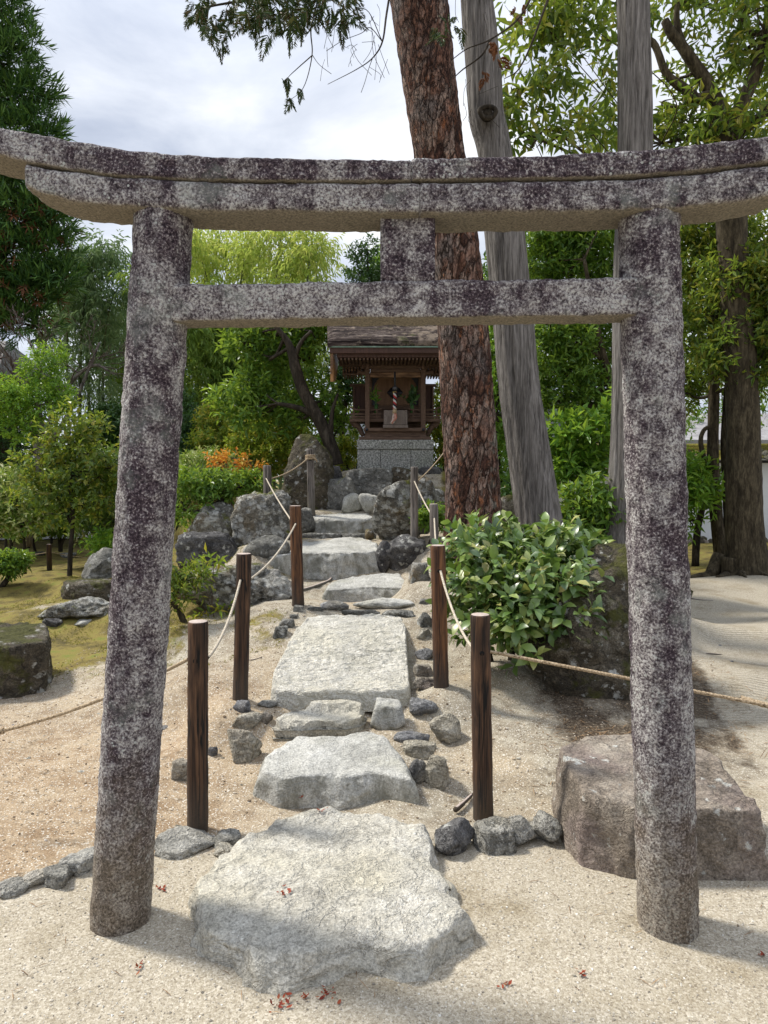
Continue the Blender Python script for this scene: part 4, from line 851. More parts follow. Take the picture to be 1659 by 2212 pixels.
# ------------------------------------------------------------------ leaves
def leaf_mesh(name, O, D, N, L, Wd, mat, parent=None, loc=None, shape='fold', rng=None, droop=.15, fold=.25):
    """one leaf per row: O origin, D direction, N rough normal, L length, Wd width"""
    D = unit(D); S = unit(np.cross(D, N)); N = np.cross(S, D); n = len(O)
    L = np.broadcast_to(L, (n,))[:, None]; Wd = np.broadcast_to(Wd, (n,))[:, None]
    def p(a, b, c): return O + D*(a*L) + S*(b*Wd) + N*(c*L)
    if shape == 'fold':
        pts = [p(0, 0, 0), p(.45, .5, fold*.3), p(1, 0, -droop), p(.45, -.5, fold*.3)]; P = [np.array((0, 1, 2)), np.array((0, 2, 3))]
    elif shape == 'full':
        f = fold*.25
        pts = [p(0, 0, 0), p(.22, .34, f*.6), p(.22, 0, 0), p(.22, -.34, f*.6), p(.55, .5, f*.8), p(.55, 0, -.02), p(.55, -.5, f*.8), p(.82, .27, f*.2-droop*.5), p(.82, 0, -droop*.6), p(.82, -.27, f*.2-droop*.5), p(1, 0, -droop*1.2)]
        P = [np.array(x) for x in ((0, 2, 1), (0, 3, 2), (1, 2, 5, 4), (2, 3, 6, 5), (4, 5, 8, 7), (5, 6, 9, 8), (7, 8, 10), (8, 9, 10))]
    else:                                    # blade: long thin, bent
        pts = [p(0, .2, 0), p(0, -.2, 0), p(.4, -.5, .02), p(.4, .5, .02), p(1, 0, -droop)]; P = [np.array((0, 1, 2, 3)), np.array((3, 2, 4))]
    k = len(pts); V = np.stack(pts, 1).reshape(-1, 3); off = (np.arange(n)*k)[:, None]
    tri = [q[None] + off for q in P if len(q) == 3]; quad = [q[None] + off for q in P if len(q) == 4]
    polys = ([np.concatenate(tri)] if tri else []) + ([np.concatenate(quad)] if quad else [])
    return link(name, V, polys, mat, parent, False if shape == 'fold' else True, loc)
def sprigs(clusters, n, k, rg, L, spread=.9, up=.3, gap=0.0, gapf=2.2, shell=.45, sprig_len=None):
    """clusters: rows (x,y,z,rx,ry,rz). returns leaf origins, directions, normals and sprig bases"""
    C = np.array(clusters, float); w = (C[:, 3]*C[:, 4]*C[:, 5])**.62; w /= w.sum()
    ci = rg.choice(len(C), n, p=w); u = unit(rg.normal(size=(n, 3))); rad = rg.uniform(shell, 1.03, (n, 1))**.8
    O = C[ci, :3] + u*C[ci, 3:6]*rad*(1 + .25*fbm((C[ci, :3] + u*C[ci, 3:6])*2.0, 2)[:, None])
    if gap > 0:
        kk = fbm(O*gapf + 11, 3) + .55*fbm(O*gapf*3.1 + 5, 2) > (gap - .55); O, u = O[kk], u[kk]; n = len(O)
    d = unit(u*np.array((1, 1, .7)) + rg.normal(size=(n, 3))*.55 + np.array((0, 0, up)))
    sl = sprig_len or L*1.6
    t = (np.arange(k) + .5)/k; a = (np.arange(k)*2.4)[None] + rg.uniform(0, 6.28, (n, 1))
    X = unit(np.cross(d, rg.normal(size=(n, 3)))); Yv = np.cross(d, X)
    side = X[:, None]*np.cos(a)[..., None] + Yv[:, None]*np.sin(a)[..., None]
    LO = O[:, None] + d[:, None]*(sl*t)[None, :, None]
    LD = d[:, None]*(.35 + .6*t)[None, :, None] + side*spread + rg.normal(size=side.shape)*.15
    LN = d[:, None]*.6 - side*.3 + np.array((0, 0, .9)) + rg.normal(size=side.shape)*.25
    return LO.reshape(-1, 3), LD.reshape(-1, 3), LN.reshape(-1, 3), O, d
def cl(px, py, Y, rx, ry, ryd=None):
    """crown lobe at a photo point, Y metres away; radii in photo units"""
    s = Y/F; p = at(px, py, Y); return (p[0], p[1], p[2], rx*s, (ryd if ryd else (rx+ry)/2)*s, ry*s)
# ------------------------------------------------------------------ plant materials
LF_GLOSS = leaf_mat('glossy_leaves', [(.024, .055, .011), (.052, .10, .02), (.095, .155, .034), (.16, .22, .055), (.25, .235, .07)], .25, .38, 1.0, (.24, .36, .04))
LF_DARK = leaf_mat('dark_leaves', [(.016, .042, .012), (.026, .066, .016), (.045, .095, .02)], .22, .42, .4, (.14, .22, .02))
LF_MID = leaf_mat('mid_green_leaves', [(.035, .085, .014), (.06, .13, .02), (.095, .185, .028), (.15, .23, .032)], .45, .4, .45)
LF_BRIGHT = leaf_mat('bright_leaves', [(.05, .12, .015), (.085, .19, .02), (.12, .24, .028), (.19, .29, .035)], .42, .38, .45)
LF_YELL = leaf_mat('yellowish_leaves', [(.07, .12, .016), (.12, .18, .022), (.2, .24, .03), (.34, .25, .03)], .42, .4, .4)
LF_OLIVE = leaf_mat('olive_leaves', [(.035, .07, .012), (.065, .115, .016), (.11, .16, .024), (.22, .2, .03)], .45, .34, .5, (.28, .34, .03))
LF_BAMB = leaf_mat('bamboo_leaves', [(.16, .24, .045), (.25, .33, .065), (.33, .38, .09), (.38, .38, .11)], .6, .5, .3, (.5, .55, .12))
LF_BAMD = leaf_mat('shaded_bamboo_leaves', [(.06, .115, .022), (.10, .17, .035), (.16, .23, .045)], .35, .5, .3)
LF_BAMG = leaf_mat('grey_bamboo_leaves', [(.10, .165, .075), (.15, .22, .10), (.22, .28, .13)], .35, .5, .3, (.22, .3, .1))
LF_CEDAR = leaf_mat('cedar_sprays', [(.016, .044, .012), (.03, .074, .018), (.055, .115, .024), (.085, .15, .03)], .2, .55, .3, (.10, .17, .015))
LF_RUST = leaf_mat('rusty_sprays', [(.07, .03, .015), (.12, .05, .022)], .2, .6, .2, (.2, .08, .02))
LF_ORANGE = leaf_mat('orange_leaves', [(.45, .12, .02), (.6, .2, .03), (.55, .3, .05)], .4, .5, .3, (.8, .3, .03))
LF_HINOKI = leaf_mat('cypress_sprays', [(.010, .022, .008), (.02, .038, .011), (.035, .055, .015), (.06, .04, .02)], .15, .6, .2, (.08, .11, .015))
LF_VARIEG = leaf_mat('pale_shrub_leaves', [(.06, .12, .02), (.12, .19, .03), (.30, .33, .12), (.45, .40, .2)], .35, .45, .4)
def bark_mat(name, a, b, c_, moss=0, sc=1.0, stretch=(1, 1, .25), bump=.7, mc=(.09, .105, .015)):
    t = NT(name); v = t.obj(False); vs = t.scale(v, stretch)
    n1 = t.noise(vs, 14*sc, 5, .65, .4); n2 = t.noise(vs, 55*sc, 4, .7)
    col = t.ramp(t.ma('ADD', t.ma('MULTIPLY', n1, .6), t.ma('MULTIPLY', n2, .4)), [(.37, a), (.5, b), (.63, c_)])
    if moss: col = t.mix(t.ma('MULTIPLY', t.step(t.ma('ADD', t.noise(v, 3.5, 4, .65), moss), .55, .68), .85), col, t.mix(t.noise(v, 60, 3), mc, tuple(2*x for x in mc)))
    return t.done(t.bsdf(col, .92, t.bump(t.ma('ADD', n1, t.ma('MULTIPLY', n2, .5)), bump, .025), .2))
BK_DARK = bark_mat('dark_bark', (.014, .011, .008), (.035, .028, .02), (.08, .066, .05), .0)
BK_MOSS = bark_mat('mossy_bark', (.018, .014, .009), (.052, .041, .025), (.12, .098, .062), .0, mc=(.05, .055, .012))
BK_GREY = bark_mat('grey_twig_bark', (.05, .043, .038), (.14, .12, .105), (.28, .25, .22))
BK_TWIG = bark_mat('thin_twig_bark', (.05, .032, .028), (.10, .075, .065), (.17, .13, .115))
BK_CYP = bark_mat('silver_cypress_bark', (.045, .040, .037), (.15, .138, .128), (.29, .27, .255), .0, 2.2, (1, 1, .05), 1.0)
t = NT('bamboo_culm'); BK_BAM = t.done(t.bsdf(t.ramp(t.noise(t.obj(), 2.5, 4), [(.35, (.035, .05, .018)), (.65, (.15, .17, .06))]), .5))
# pine: plates between dark fissures
t = NT('pine_bark'); v = t.obj(False); vv = t.scale(v, (1, 1, .34))
wv = t.n('VectorMath', {0: vv, 1: t.n('VectorMath', {0: t.noise(vv, 9, 5, .7), 'Scale': .22}, operation='SCALE')}, operation='ADD')
ed = t.vor(wv, 16, 'DISTANCE_TO_EDGE'); cid = t.vor(wv, 16, 'F1', 1); ed2 = t.vor(wv, 42, 'DISTANCE_TO_EDGE'); fl = t.noise(t.scale(v, (1, 1, .35)), 34, 5, .7)
pc = t.ramp(t.ma('ADD', t.ma('MULTIPLY', t.sep(cid, 0), .45), t.ma('MULTIPLY', fl, .75)), [(.38, (.07, .035, .026)), (.52, (.15, .075, .050)), (.66, (.24, .145, .11)), (.82, (.30, .23, .19)), (.95, (.34, .13, .05))])
pc = t.mix(t.step(t.noise(v, 3.0, 4, .6), .52, .66), pc, (.19, .155, .14), 'MIX'); pc = t.mix(t.ma('MULTIPLY', t.step(t.noise(t.scale(v, (1, 1, .4)), 9, 4, .7), .58, .66), .65), pc, (.33, .12, .045))
pc = t.mix(t.step(ed, t.ma('MULTIPLY', t.noise(v, 5, 4, .7), .17), .005), pc, (.022, .013, .010)); pc = t.mix(t.ma('MULTIPLY', t.step(ed2, .08, .02), .55), pc, (.035, .02, .016))
lic = t.ma('MULTIPLY', t.step(t.sep(v, 0), .10, .24), t.step(t.noise(v, 6, 5, .7), .52, .60)); pc = t.mix(t.ma('MULTIPLY', lic, .8), pc, t.mix(fl, (.22, .24, .17), (.55, .55, .46)))
hh = t.ma('ADD', t.ma('MULTIPLY', t.step(ed, 0, .12), 1.0), t.ma('ADD', t.ma('MULTIPLY', t.step(ed2, 0, .12), .25), t.ma('MULTIPLY', fl, .4)))
BK_PINE = t.done(t.bsdf(pc, .95, t.bump(hh, 1.0, .035), .15))
# ------------------------------------------------------------------ plant builder
def tubes(name, paths, mat, parent, n=9, wob=.12, seed=0):
    m = MB()
    for q in paths:
        q = spline(np.asarray(q, float), 6); m.tube(q[:, :3], np.maximum(q[:, 3], .002), n, True, wob, seed)
    return m.build(name, mat, parent, True)
def px_path(rows, Y):
    """rows (px, py, width_px[, dY]) -> x,y,z,radius"""
    out = []
    for r_ in rows:
        y = Y + (r_[3] if len(r_) > 3 else 0); p = at(r_[0], r_[1], y); out.append((*p, r_[2]*y/F/2))
    return out
def plant(name, label, cat, base, stems, lobes, n, k, L, Wd, mat, bark, seed, shape='fold', group=None, gap=.0, gapf=2.2, spread=.9, up=.3, shell=.45, droop=.15, twigs=True, twr=.012, sprig=None, ljit=.35, crown='crown', trunk='trunk', fold=.25, extra=None):
    rg = np.random.RandomState(seed); root = empty(name, base, label, cat, group)
    paths = [list(s) for s in stems]
    if stems: tubes(trunk, paths, bark, root, 12, .15, seed)
    if lobes:
        lo, ld, ln, o, d = sprigs(lobes, n, k, rg, L, spread, up, gap, gapf, shell, sprig)
        ll = L*rg.uniform(1-ljit, 1+ljit*.6, len(lo))
        leaf_mesh(crown, lo, ld, ln, ll, ll*(Wd/L), mat, root, None, shape, droop=droop, fold=fold)
        if twigs:
            sp = np.concatenate([spline(np.asarray(s, float), 6) for s in stems]) if stems else np.array([(*base, .02)])
            tw = []
            for c in lobes:
                c = np.array(c); dd = np.linalg.norm(sp[:, :3] - c[:3], axis=1) + np.maximum(0, sp[:, 2] - c[2])*1.0; q = sp[np.argmin(dd)]
                mid = (q[:3] + c[:3])/2 + rg.normal(size=3)*.12*np.linalg.norm(c[:3]-q[:3]) - np.array((0, 0, .06*np.linalg.norm(c[:3]-q[:3])))
                r0 = min(q[3]*.6, twr*3); tw.append([(*q[:3], r0), (*mid, r0*.7), (*c[:3], r0*.4)])
                for _ in range(5):
                    e = c[:3] + unit(rg.normal(size=3))*c[3:6]*.85; m2 = (c[:3] + e)/2 + rg.normal(size=3)*.05; tw.append([(*c[:3], r0*.4), (*m2, r0*.28), (*e, r0*.12)])
            tubes('branches', tw, bark, root, 6, .0, seed)
    return root
# ------------------------------------------------------------------ the three big trunks
def big_trunk(rows, Y, mat, root, disp, name='trunk', nseg=110, k=46):
    q = spline(px_path(rows, Y), k); V, P = tube(q[:, :3], q[:, 3], nseg)
    m = len(q); ax = np.vstack([np.repeat(q[:, :3], nseg, 0), q[:1, :3], q[-1:, :3]]); n = unit(V - ax)
    V = V + n*disp(V, n)[:, None]; return link(name, V, P, mat, root)
g = gnd(1022, 1172); g = at(1022, 1172, 6.6)
pine = empty('pine_tree', (g[0], g[1], gz(g[0], g[1])), 'thick red-brown pine trunk with cracked plated bark leaning over the steps', 'pine tree')
big_trunk([(1020, 1215, 140), (1021, 1165, 126), (1022, 1100, 118), (1018, 1000, 113), (1010, 880, 112), (999, 700, 106), (975, 500, 104), (944, 300, 104), (920, 120, 112), (905, 0, 117), (890, -120, 120), (870, -260, 118), (840, -420, 110)], 6.6, BK_PINE, pine, lambda V, n: .016*fbm(V*np.array((14, 14, 7)), 3) + .008*ridge(V*np.array((9, 9, 5)), 3))
gr = at(1165, 1150, 7.1)
cyp = empty('grey_trunk_tree', (gr[0], gr[1], gz(gr[0], gr[1])), 'leaning silver-grey trunk with stringy bark and a knot, right of the pine', 'tree')
strip = lambda V, n: .022*fbm(np.c_[np.arctan2(n[:, 1], n[:, 0])*3.2, V[:, 2]*.7, V[:, 2]*0], 4) + .006*fbm(V*np.array((30, 30, 3)), 3)
big_trunk([(1185, 1240, 112), (1172, 1170, 104), (1165, 1130, 98), (1146, 1000, 93), (1122, 840, 88), (1107, 680, 84), (1088, 480, 82), (1068, 330, 70), (1050, 250, 74), (1044, 150, 72), (1030, 0, 66), (1018, -150, 60), (1005, -320, 52)], 7.1, BK_CYP, cyp, strip)
m_ = MB(); kc = at(1053, 245, 6.88)
a = np.linspace(0, 2*np.pi, 30); m_.tube(np.c_[kc[0] + .075*np.cos(a)*(1+.1*np.sin(3*a)), kc[1] - .02 + 0*a, kc[2] + .055*np.sin(a)], .024, 8, False); m_.tube([kc + np.array((0, .05, 0)), kc - np.array((0, .02, 0))], [.06, .045], 12); m_.build('knot', BK_DARK, [x for x in bpy.data.objects if x.parent == cyp][0], True)
thd = empty('grey_trunk_tree', at(1345, 1190, 7.8), 'straight slender grey trunk behind the right pillar', 'tree')
big_trunk([(1336, 1230, 92), (1340, 1180, 84), (1350, 1090, 76), (1358, 900, 74), (1364, 600, 72), (1372, 300, 70), (1370, 100, 66), (1367, 0, 64), (1364, -120, 62), (1360, -300, 56)], 7.8, BK_CYP, thd, strip)
# hanging cypress boughs at the top, growing from the silver trunk
def spray(m_list, O, D, rg, L):
    """flat fern-like cypress spray: returns leaf rows"""
    n = 13; D = unit(D); S = unit(np.cross(D, rg.normal(size=3))); o, d, l = [], [], []
    for i in range(n):
        t_ = i/n
        for s in (-1, 1):
            o.append(O + D*L*t_); d.append(D*.75 + S*s*.8 + rg.normal(size=3)*.12); l.append(L*(.42*(1-t_) + .12))
            q = O + D*L*t_ + unit(D*.75 + S*s*.8)*L*.2*(1-t_); o.append(q); d.append(D*1.0 + S*s*.2 + rg.normal(size=3)*.2); l.append(L*.22*(1-t_) + .02)
    m_list.append((np.array(o), np.array(d), np.array(l)))
rg = np.random.RandomState(12); rows = []; tw = []
YB = 5.6
def bough(pts, r0):
    q = spline([(*at(x, y, YB + dy), r0*(1 - .8*i/(len(pts)-1))) for i, (x, y, dy) in enumerate(pts)], 6); tw.append(q); return q
limb = [(*at(1006, -330, 7.1), .05), (*at(930, -190, 6.6), .042), (*at(850, -60, 5.9), .034)]
b1 = bough([(850, -60, .3), (780, -20, .1), (700, -8, 0), (600, -14, 0), (520, 2, 0), (455, 14, 0), (420, 30, 0)], .022)
b2 = bough([(850, -60, .3), (835, 30, .1), (826, 90, 0), (805, 125, 0), (770, 150, 0), (708, 182, 0)], .010)
b3 = bough([(690, -10, 0), (672, 60, 0), (674, 120, 0), (655, 190, 0), (618, 222, 0)], .007)
b4 = bough([(674, 120, 0), (640, 150, 0), (622, 168, 0), (612, 190, 0)], .005)
bough([(826, 90, 0), (800, 60, .1), (780, 72, .1), (740, 88, .1), (705, 110, .1)], .004); bough([(805, 125, 0), (796, 150, 0), (788, 178, 0), (780, 200, 0)], .003); bough([(826, 90, 0), (790, 20, 0), (740, 40, 0), (715, 70, 0)], .004); bough([(674, 118, 0), (690, 140, 0), (716, 160, 0)], .003)
def clump(x, y, rx, ry, n, L=.17, down=.6):
    for _ in range(n):
        a = rg.normal(size=2); p = at(x + a[0]*rx*.5, y + a[1]*ry*.5, YB + rg.normal()*.18); spray(rows, p, np.array((rg.normal()*.7, rg.normal()*.5, -down - rg.uniform(0, .5))), rg, L*rg.uniform(.6, 1.2))
for c in ((440, 20, 34, 30, 15), (465, 62, 22, 26, 7), (480, 85, 8, 22, 2), (500, 20, 22, 16, 6), (545, 30, 26, 16, 9), (580, 22, 34, 26, 15), (620, 30, 34, 26, 13), (660, 20, 28, 26, 12), (705, 20, 36, 26, 13), (740, 42, 18, 20, 5), (765, 30, 14, 20, 3), (620, 60, 10, 16, 2), (700, -20, 120, 18, 26), (550, -20, 120, 18, 22)): clump(*c)
for c in ((617, 168, 8, 24, 3), (646, 200, 5, 22, 2), (622, 215, 8, 8, 2)): clump(*c, L=.12, down=1.0)
for c in ((955, 40, 16, 22, 4), (985, 50, 16, 16, 4), (948, 70, 14, 14, 3)): clump(*c, L=.14)
o_, d_, l_ = [np.concatenate([r_[i] for r_ in rows]) for i in range(3)]
tubes('bough', [limb] , BK_DARK, cyp, 9, .1); m_ = MB()
for q in tw: m_.tube(q[:, :3], np.maximum(q[:, 3], .0022), 6, True)
for _ in range(46):
    x, y = (rg.uniform(700, 840), rg.uniform(-20, 150)) if rg.uniform() < .6 else (rg.uniform(960, 1110), rg.uniform(-10, 260)); p = at(x, y, YB + rg.normal()*.2); e = p + np.array((rg.normal()*.10, rg.normal()*.05, -abs(rg.normal())*.22)); m_.tube(spline([p, (p+e)/2 + rg.normal(size=3)*.02, e], 4), [.0018]*9, 4)
for pts in ([(1160, -30), (1120, 40), (1060, 85), (1010, 105), (975, 130)], [(1190, -20), (1150, 90), (1120, 150), (1090, 170)], [(1060, 85), (1040, 120), (1000, 150), (978, 170)]): 
    q = spline([at(x, y, YB) for x, y in pts], 6); m_.tube(q, np.linspace(.010, .003, len(q)), 6)
m_.build('twigs', BK_DARK, cyp, True)
leaf_mesh('hanging_sprays', o_, d_, rg.normal(size=o_.shape) + np.array((0, -.6, .5)), l_, l_*.15 + .003, LF_HINOKI, cyp, None, 'blade', droop=.06)
rows = []
for c in ((1068, 95, 16, 16, 5), (1050, 165, 10, 10, 3), (1085, 130, 16, 10, 3), (1120, 20, 14, 12, 3)): clump(*c, L=.09)
o_, d_, l_ = [np.concatenate([r_[i] for r_ in rows]) for i in range(3)]
leaf_mesh('withered_sprays', o_, d_, rg.normal(size=o_.shape), l_, l_*.2 + .003, LF_RUST, cyp, None, 'blade', droop=.1)
# ------------------------------------------------------------------ trees and shrubs of the garden
def S(px, py, Y): return at(px, py, Y)
# glossy shrub by the path
rg = np.random.RandomState(5); Yb_ = 4.75
bl_ = [cl(1022, 1215, 4.7, 52, 40), cl(1090, 1205, 4.85, 75, 45), cl(1180, 1215, 4.9, 75, 55), cl(1030, 1290, 4.55, 50, 46), cl(1110, 1290, 4.5, 85, 65), cl(1200, 1280, 4.6, 75, 55), cl(1270, 1312, 4.5, 48, 26), cl(1046, 1345, 4.5, 40, 34), cl(1120, 1350, 4.4, 56, 34), cl(1225, 1345, 4.4, 36, 24), cl(1140, 1415, 4.35, 14, 34), cl(1060, 1180, 5.0, 50, 32), cl(1240, 1195, 5.1, 50, 30), cl(1060, 1360, 4.45, 26, 18)]
bb_ = gnd(1110, 1500)
plant('glossy_shrub', 'glossy broad-leaved evergreen shrub bulging over the rope beside the right front post', 'shrub', bb_, [[(*bb_ + np.array((.0, .35, -.05)), .028), (*S(1105, 1420, 4.75), .024), (*S(1110, 1320, 4.75), .018), (*S(1120, 1230, 4.85), .01)], [(*bb_ + np.array((.05, .35, -.05)), .02), (*S(1170, 1380, 4.75), .016), (*S(1200, 1290, 4.75), .01)], [(*bb_ + np.array((-.05, .35, -.05)), .02), (*S(1050, 1380, 4.75), .014), (*S(1020, 1270, 4.75), .01)]], bl_, 640, 8, .10, .052, LF_GLOSS, BK_DARK, 5, 'full', gap=.3, gapf=3.2, up=.35, spread=.85, sprig=.17, droop=.16, shell=.3, twr=.005)
# crooked tree left of the shrine
Yt = 10.0; st = [px_path([(726, 1004, 34), (722, 985, 30), (705, 940, 28), (680, 890, 27), (655, 845, 25), (640, 800, 24), (632, 770, 20), (622, 740, 15), (600, 710, 10), (585, 695, 6)], Yt), px_path([(688, 905, 18), (672, 893, 14), (640, 880, 12), (600, 872, 8)], Yt), px_path([(712, 950, 16), (716, 905, 10), (720, 880, 8), (730, 850, 5)], Yt), px_path([(634, 780, 12), (650, 740, 9), (672, 715, 6)], Yt)]
Yt = 10.5
lb = [cl(530, 745, Yt, 42, 30), cl(575, 725, Yt, 50, 32), cl(630, 715, Yt, 55, 28), cl(680, 730, Yt, 38, 36), cl(670, 775, Yt, 34, 26), cl(600, 765, Yt+.2, 50, 26), cl(510, 870, Yt, 40, 22), cl(545, 835, Yt, 48, 28), cl(590, 850, Yt+.2, 48, 34), cl(560, 895, Yt, 60, 24), cl(640, 900, Yt, 34, 26), cl(700, 860, Yt, 30, 36), cl(735, 920, Yt, 22, 24), cl(700, 920, Yt+.3, 34, 24), cl(660, 690, Yt, 60, 22), cl(560, 700, Yt+.3, 60, 20)]
plant('crooked_tree', 'small crooked evergreen with a dark slanting trunk left of the shrine', 'tree', S(726, 1010, Yt), st, lb, 1050, 7, .135, .05, LF_MID, BK_DARK, 8, gap=.2, gapf=1.6, up=.35, twr=.01)
bz = lambda px, Y, z=0: np.array((at(px, 1100, Y)[0], Y, z))
def shrub(name, label, px, Y, lobes, n, L, Wd, mat, seed, k=7, stems=None, zb=None, cat='shrub', **kw):
    b = bz(px, Y); b[2] = gz(b[0], b[1]) if zb is None else zb
    st_ = stems or [[(*b, .03), *[(*(b*(1-q) + np.array(lobes[0][:3])*q + np.array((.04*math.sin(7*q+seed), 0, 0))), .03*(1-.6*q)) for q in (.5, 1)]]]
    return plant(name, label, cat, b, st_, lobes, n, k, L, Wd, mat, kw.pop('bark', BK_DARK), seed, **kw)
G1 = 'shrubs crowding behind the path'
shrub('flowering_shrub', 'pale yellowish low shrub below the orange maple', 440, 10.5, [cl(410, 1020, 10.5, 50, 32), cl(460, 1010, 10.8, 50, 34), cl(430, 1050, 10.2, 60, 26), cl(500, 1040, 10.6, 50, 26)], 900, .07, .03, LF_VARIEG, 21, group=G1, gap=.1)
shrub('broadleaf_shrub', 'dark green shrub with a twisted stem on the sunlit slanting rock', 480, 8.9, [cl(420, 1045, 8.9, 50, 20), cl(470, 1055, 8.9, 52, 22), cl(520, 1050, 9.0, 44, 22), cl(400, 1100, 8.8, 40, 28), cl(545, 1045, 9.2, 24, 14), cl(440, 1080, 8.8, 30, 12)], 620, .085, .034, LF_MID, 22, group=G1, gap=.3, gapf=2.0, stems=[px_path([(488, 1118, 20), (482, 1090, 16), (470, 1068, 10), (455, 1050, 6)], 8.9)])
shrub('broadleaf_shrub', 'bright green bush right of the orange maple, below the crooked tree', 570, 11.5, [cl(560, 950, 11.5, 60, 40), cl(610, 930, 11.7, 40, 40), cl(590, 990, 11.2, 50, 36), cl(540, 985, 11.4, 45, 30), cl(640, 960, 12, 40, 40)], 1500, .085, .035, LF_YELL, 23, group=G1, gap=.1)
shrub('broadleaf_shrub', 'dark bush at the foot of the bamboo, right beside the left pillar', 410, 13.5, [cl(400, 930, 13.5, 50, 40), cl(450, 940, 13.5, 50, 36), cl(420, 980, 13, 60, 34), cl(500, 960, 13.5, 40, 30), cl(380, 880, 14, 40, 30)], 1400, .09, .036, LF_DARK, 24, group=G1, gap=.1)
shrub('broadleaf_shrub', 'olive bush with yellowing tips between bamboo and crooked tree', 500, 13, [cl(480, 910, 13, 50, 36), cl(530, 930, 12.6, 46, 30), cl(460, 960, 12.6, 46, 28)], 1000, .085, .036, LF_YELL, 25, group=G1, gap=.12)
# orange maple sapling
shrub('maple_sapling', 'small maple sapling with orange autumn leaves left of the upper posts', 505, 9.8, [cl(470, 992, 9.8, 26, 5), cl(505, 990, 9.8, 34, 7), cl(540, 1003, 9.8, 20, 6), cl(490, 1002, 9.7, 32, 6), cl(528, 1018, 9.7, 16, 5), cl(510, 1034, 9.7, 12, 5), cl(548, 1037, 9.7, 14, 5)], 75, .075, .034, LF_ORANGE, 31, k=5, cat='maple', gap=.0, bark=BK_TWIG, up=.0)
# the small plants by the left outcrop
bq = gnd(402, 1345)
plant('dwarf_shrub', 'small leaning shrub with a mossy crooked stem at the right edge of the left pillar', 'shrub', bq, [[(*bq - np.array((0, 0, .05)), .03), (*S(388, 1322, bq[1]), .026), (*S(375, 1300, bq[1]), .02), (*S(385, 1270, bq[1]), .012), (*S(400, 1240, bq[1]), .007)]], [cl(400, 1250, 5.75, 42, 22), cl(380, 1275, 5.75, 26, 26), cl(430, 1245, 5.8, 24, 18), cl(375, 1240, 5.8, 30, 18), cl(372, 1305, 5.7, 14, 14), cl(425, 1270, 5.75, 16, 10)], 120, 7, .062, .022, LF_OLIVE, BK_MOSS, 41, gap=.12, twr=.004)
bq = gnd(462, 1335)
plant('red_tipped_seedling', 'thin upright seedling with a few yellow and red tip leaves before the outcrop', 'seedling', bq, [[(*bq, .005), (*S(458, 1290, bq[1]), .004), (*S(462, 1215, bq[1]), .003)], [(*bq, .004), (*S(452, 1300, bq[1]), .003), (*S(446, 1270, bq[1]), .002)]], [cl(461, 1213, bq[1], 10, 7), cl(440, 1270, bq[1], 18, 5), cl(458, 1318, bq[1], 18, 10), cl(470, 1210, bq[1], 8, 4)], 18, 5, .085, .026, LF_YELL, BK_TWIG, 42, twigs=False, gap=0)
# --- left garden
Yc = 15.5; rgc = np.random.RandomState(61)
cone = [cl(x, y, Yc, rx, ry, rx) for x, y, rx, ry in ((0, 30, 48, 30), (45, 95, 42, 28), (10, 140, 60, 34), (70, 200, 40, 26), (20, 215, 70, 34), (88, 275, 40, 24), (40, 300, 70, 40), (-60, 100, 80, 60), (-80, 240, 90, 60), (20, 380, 90, 40), (95, 420, 48, 30), (120, 480, 40, 30), (60, 470, 80, 40), (100, 545, 52, 34), (30, 560, 80, 44), (130, 600, 34, 24), (80, 625, 60, 36), (10, 650, 70, 40), (50, 700, 64, 30), (-60, 400, 100, 80), (-70, 600, 100, 80), (-120, 500, 100, 120), (-60, -60, 90, 60), (10, -60, 50, 50), (-60, -200, 70, 90))]
bc = bz(-60, Yc)
plant('cedar_tree', 'tall dark Japanese cedar with bushy sprays at the left edge', 'cedar tree', bc, [[(*bc, .32), (*S(-60, 700, Yc), .26), (*S(-55, 300, Yc), .18), (*S(-50, -150, Yc), .1), (*S(-48, -420, Yc), .03)]], cone, 4200, 13, .24, .032, LF_CEDAR, BK_DARK, 61, 'blade', gap=.12, gapf=.9, spread=.55, up=.25, sprig=.30, droop=-.12, twr=.016)
cr = [x for x in bpy.data.objects if x.name.startswith('cedar_tree')][0]
lo, ld, ln, _, _ = sprigs([cl(60, 640, Yc, 70, 60), cl(100, 470, Yc, 40, 60), cl(20, 480, Yc, 60, 80)], 130, 12, rgc, .2, .5, 0); leaf_mesh('withered_sprays', lo, ld, ln, .2, .03, LF_RUST, cr, None, 'blade', droop=.15)
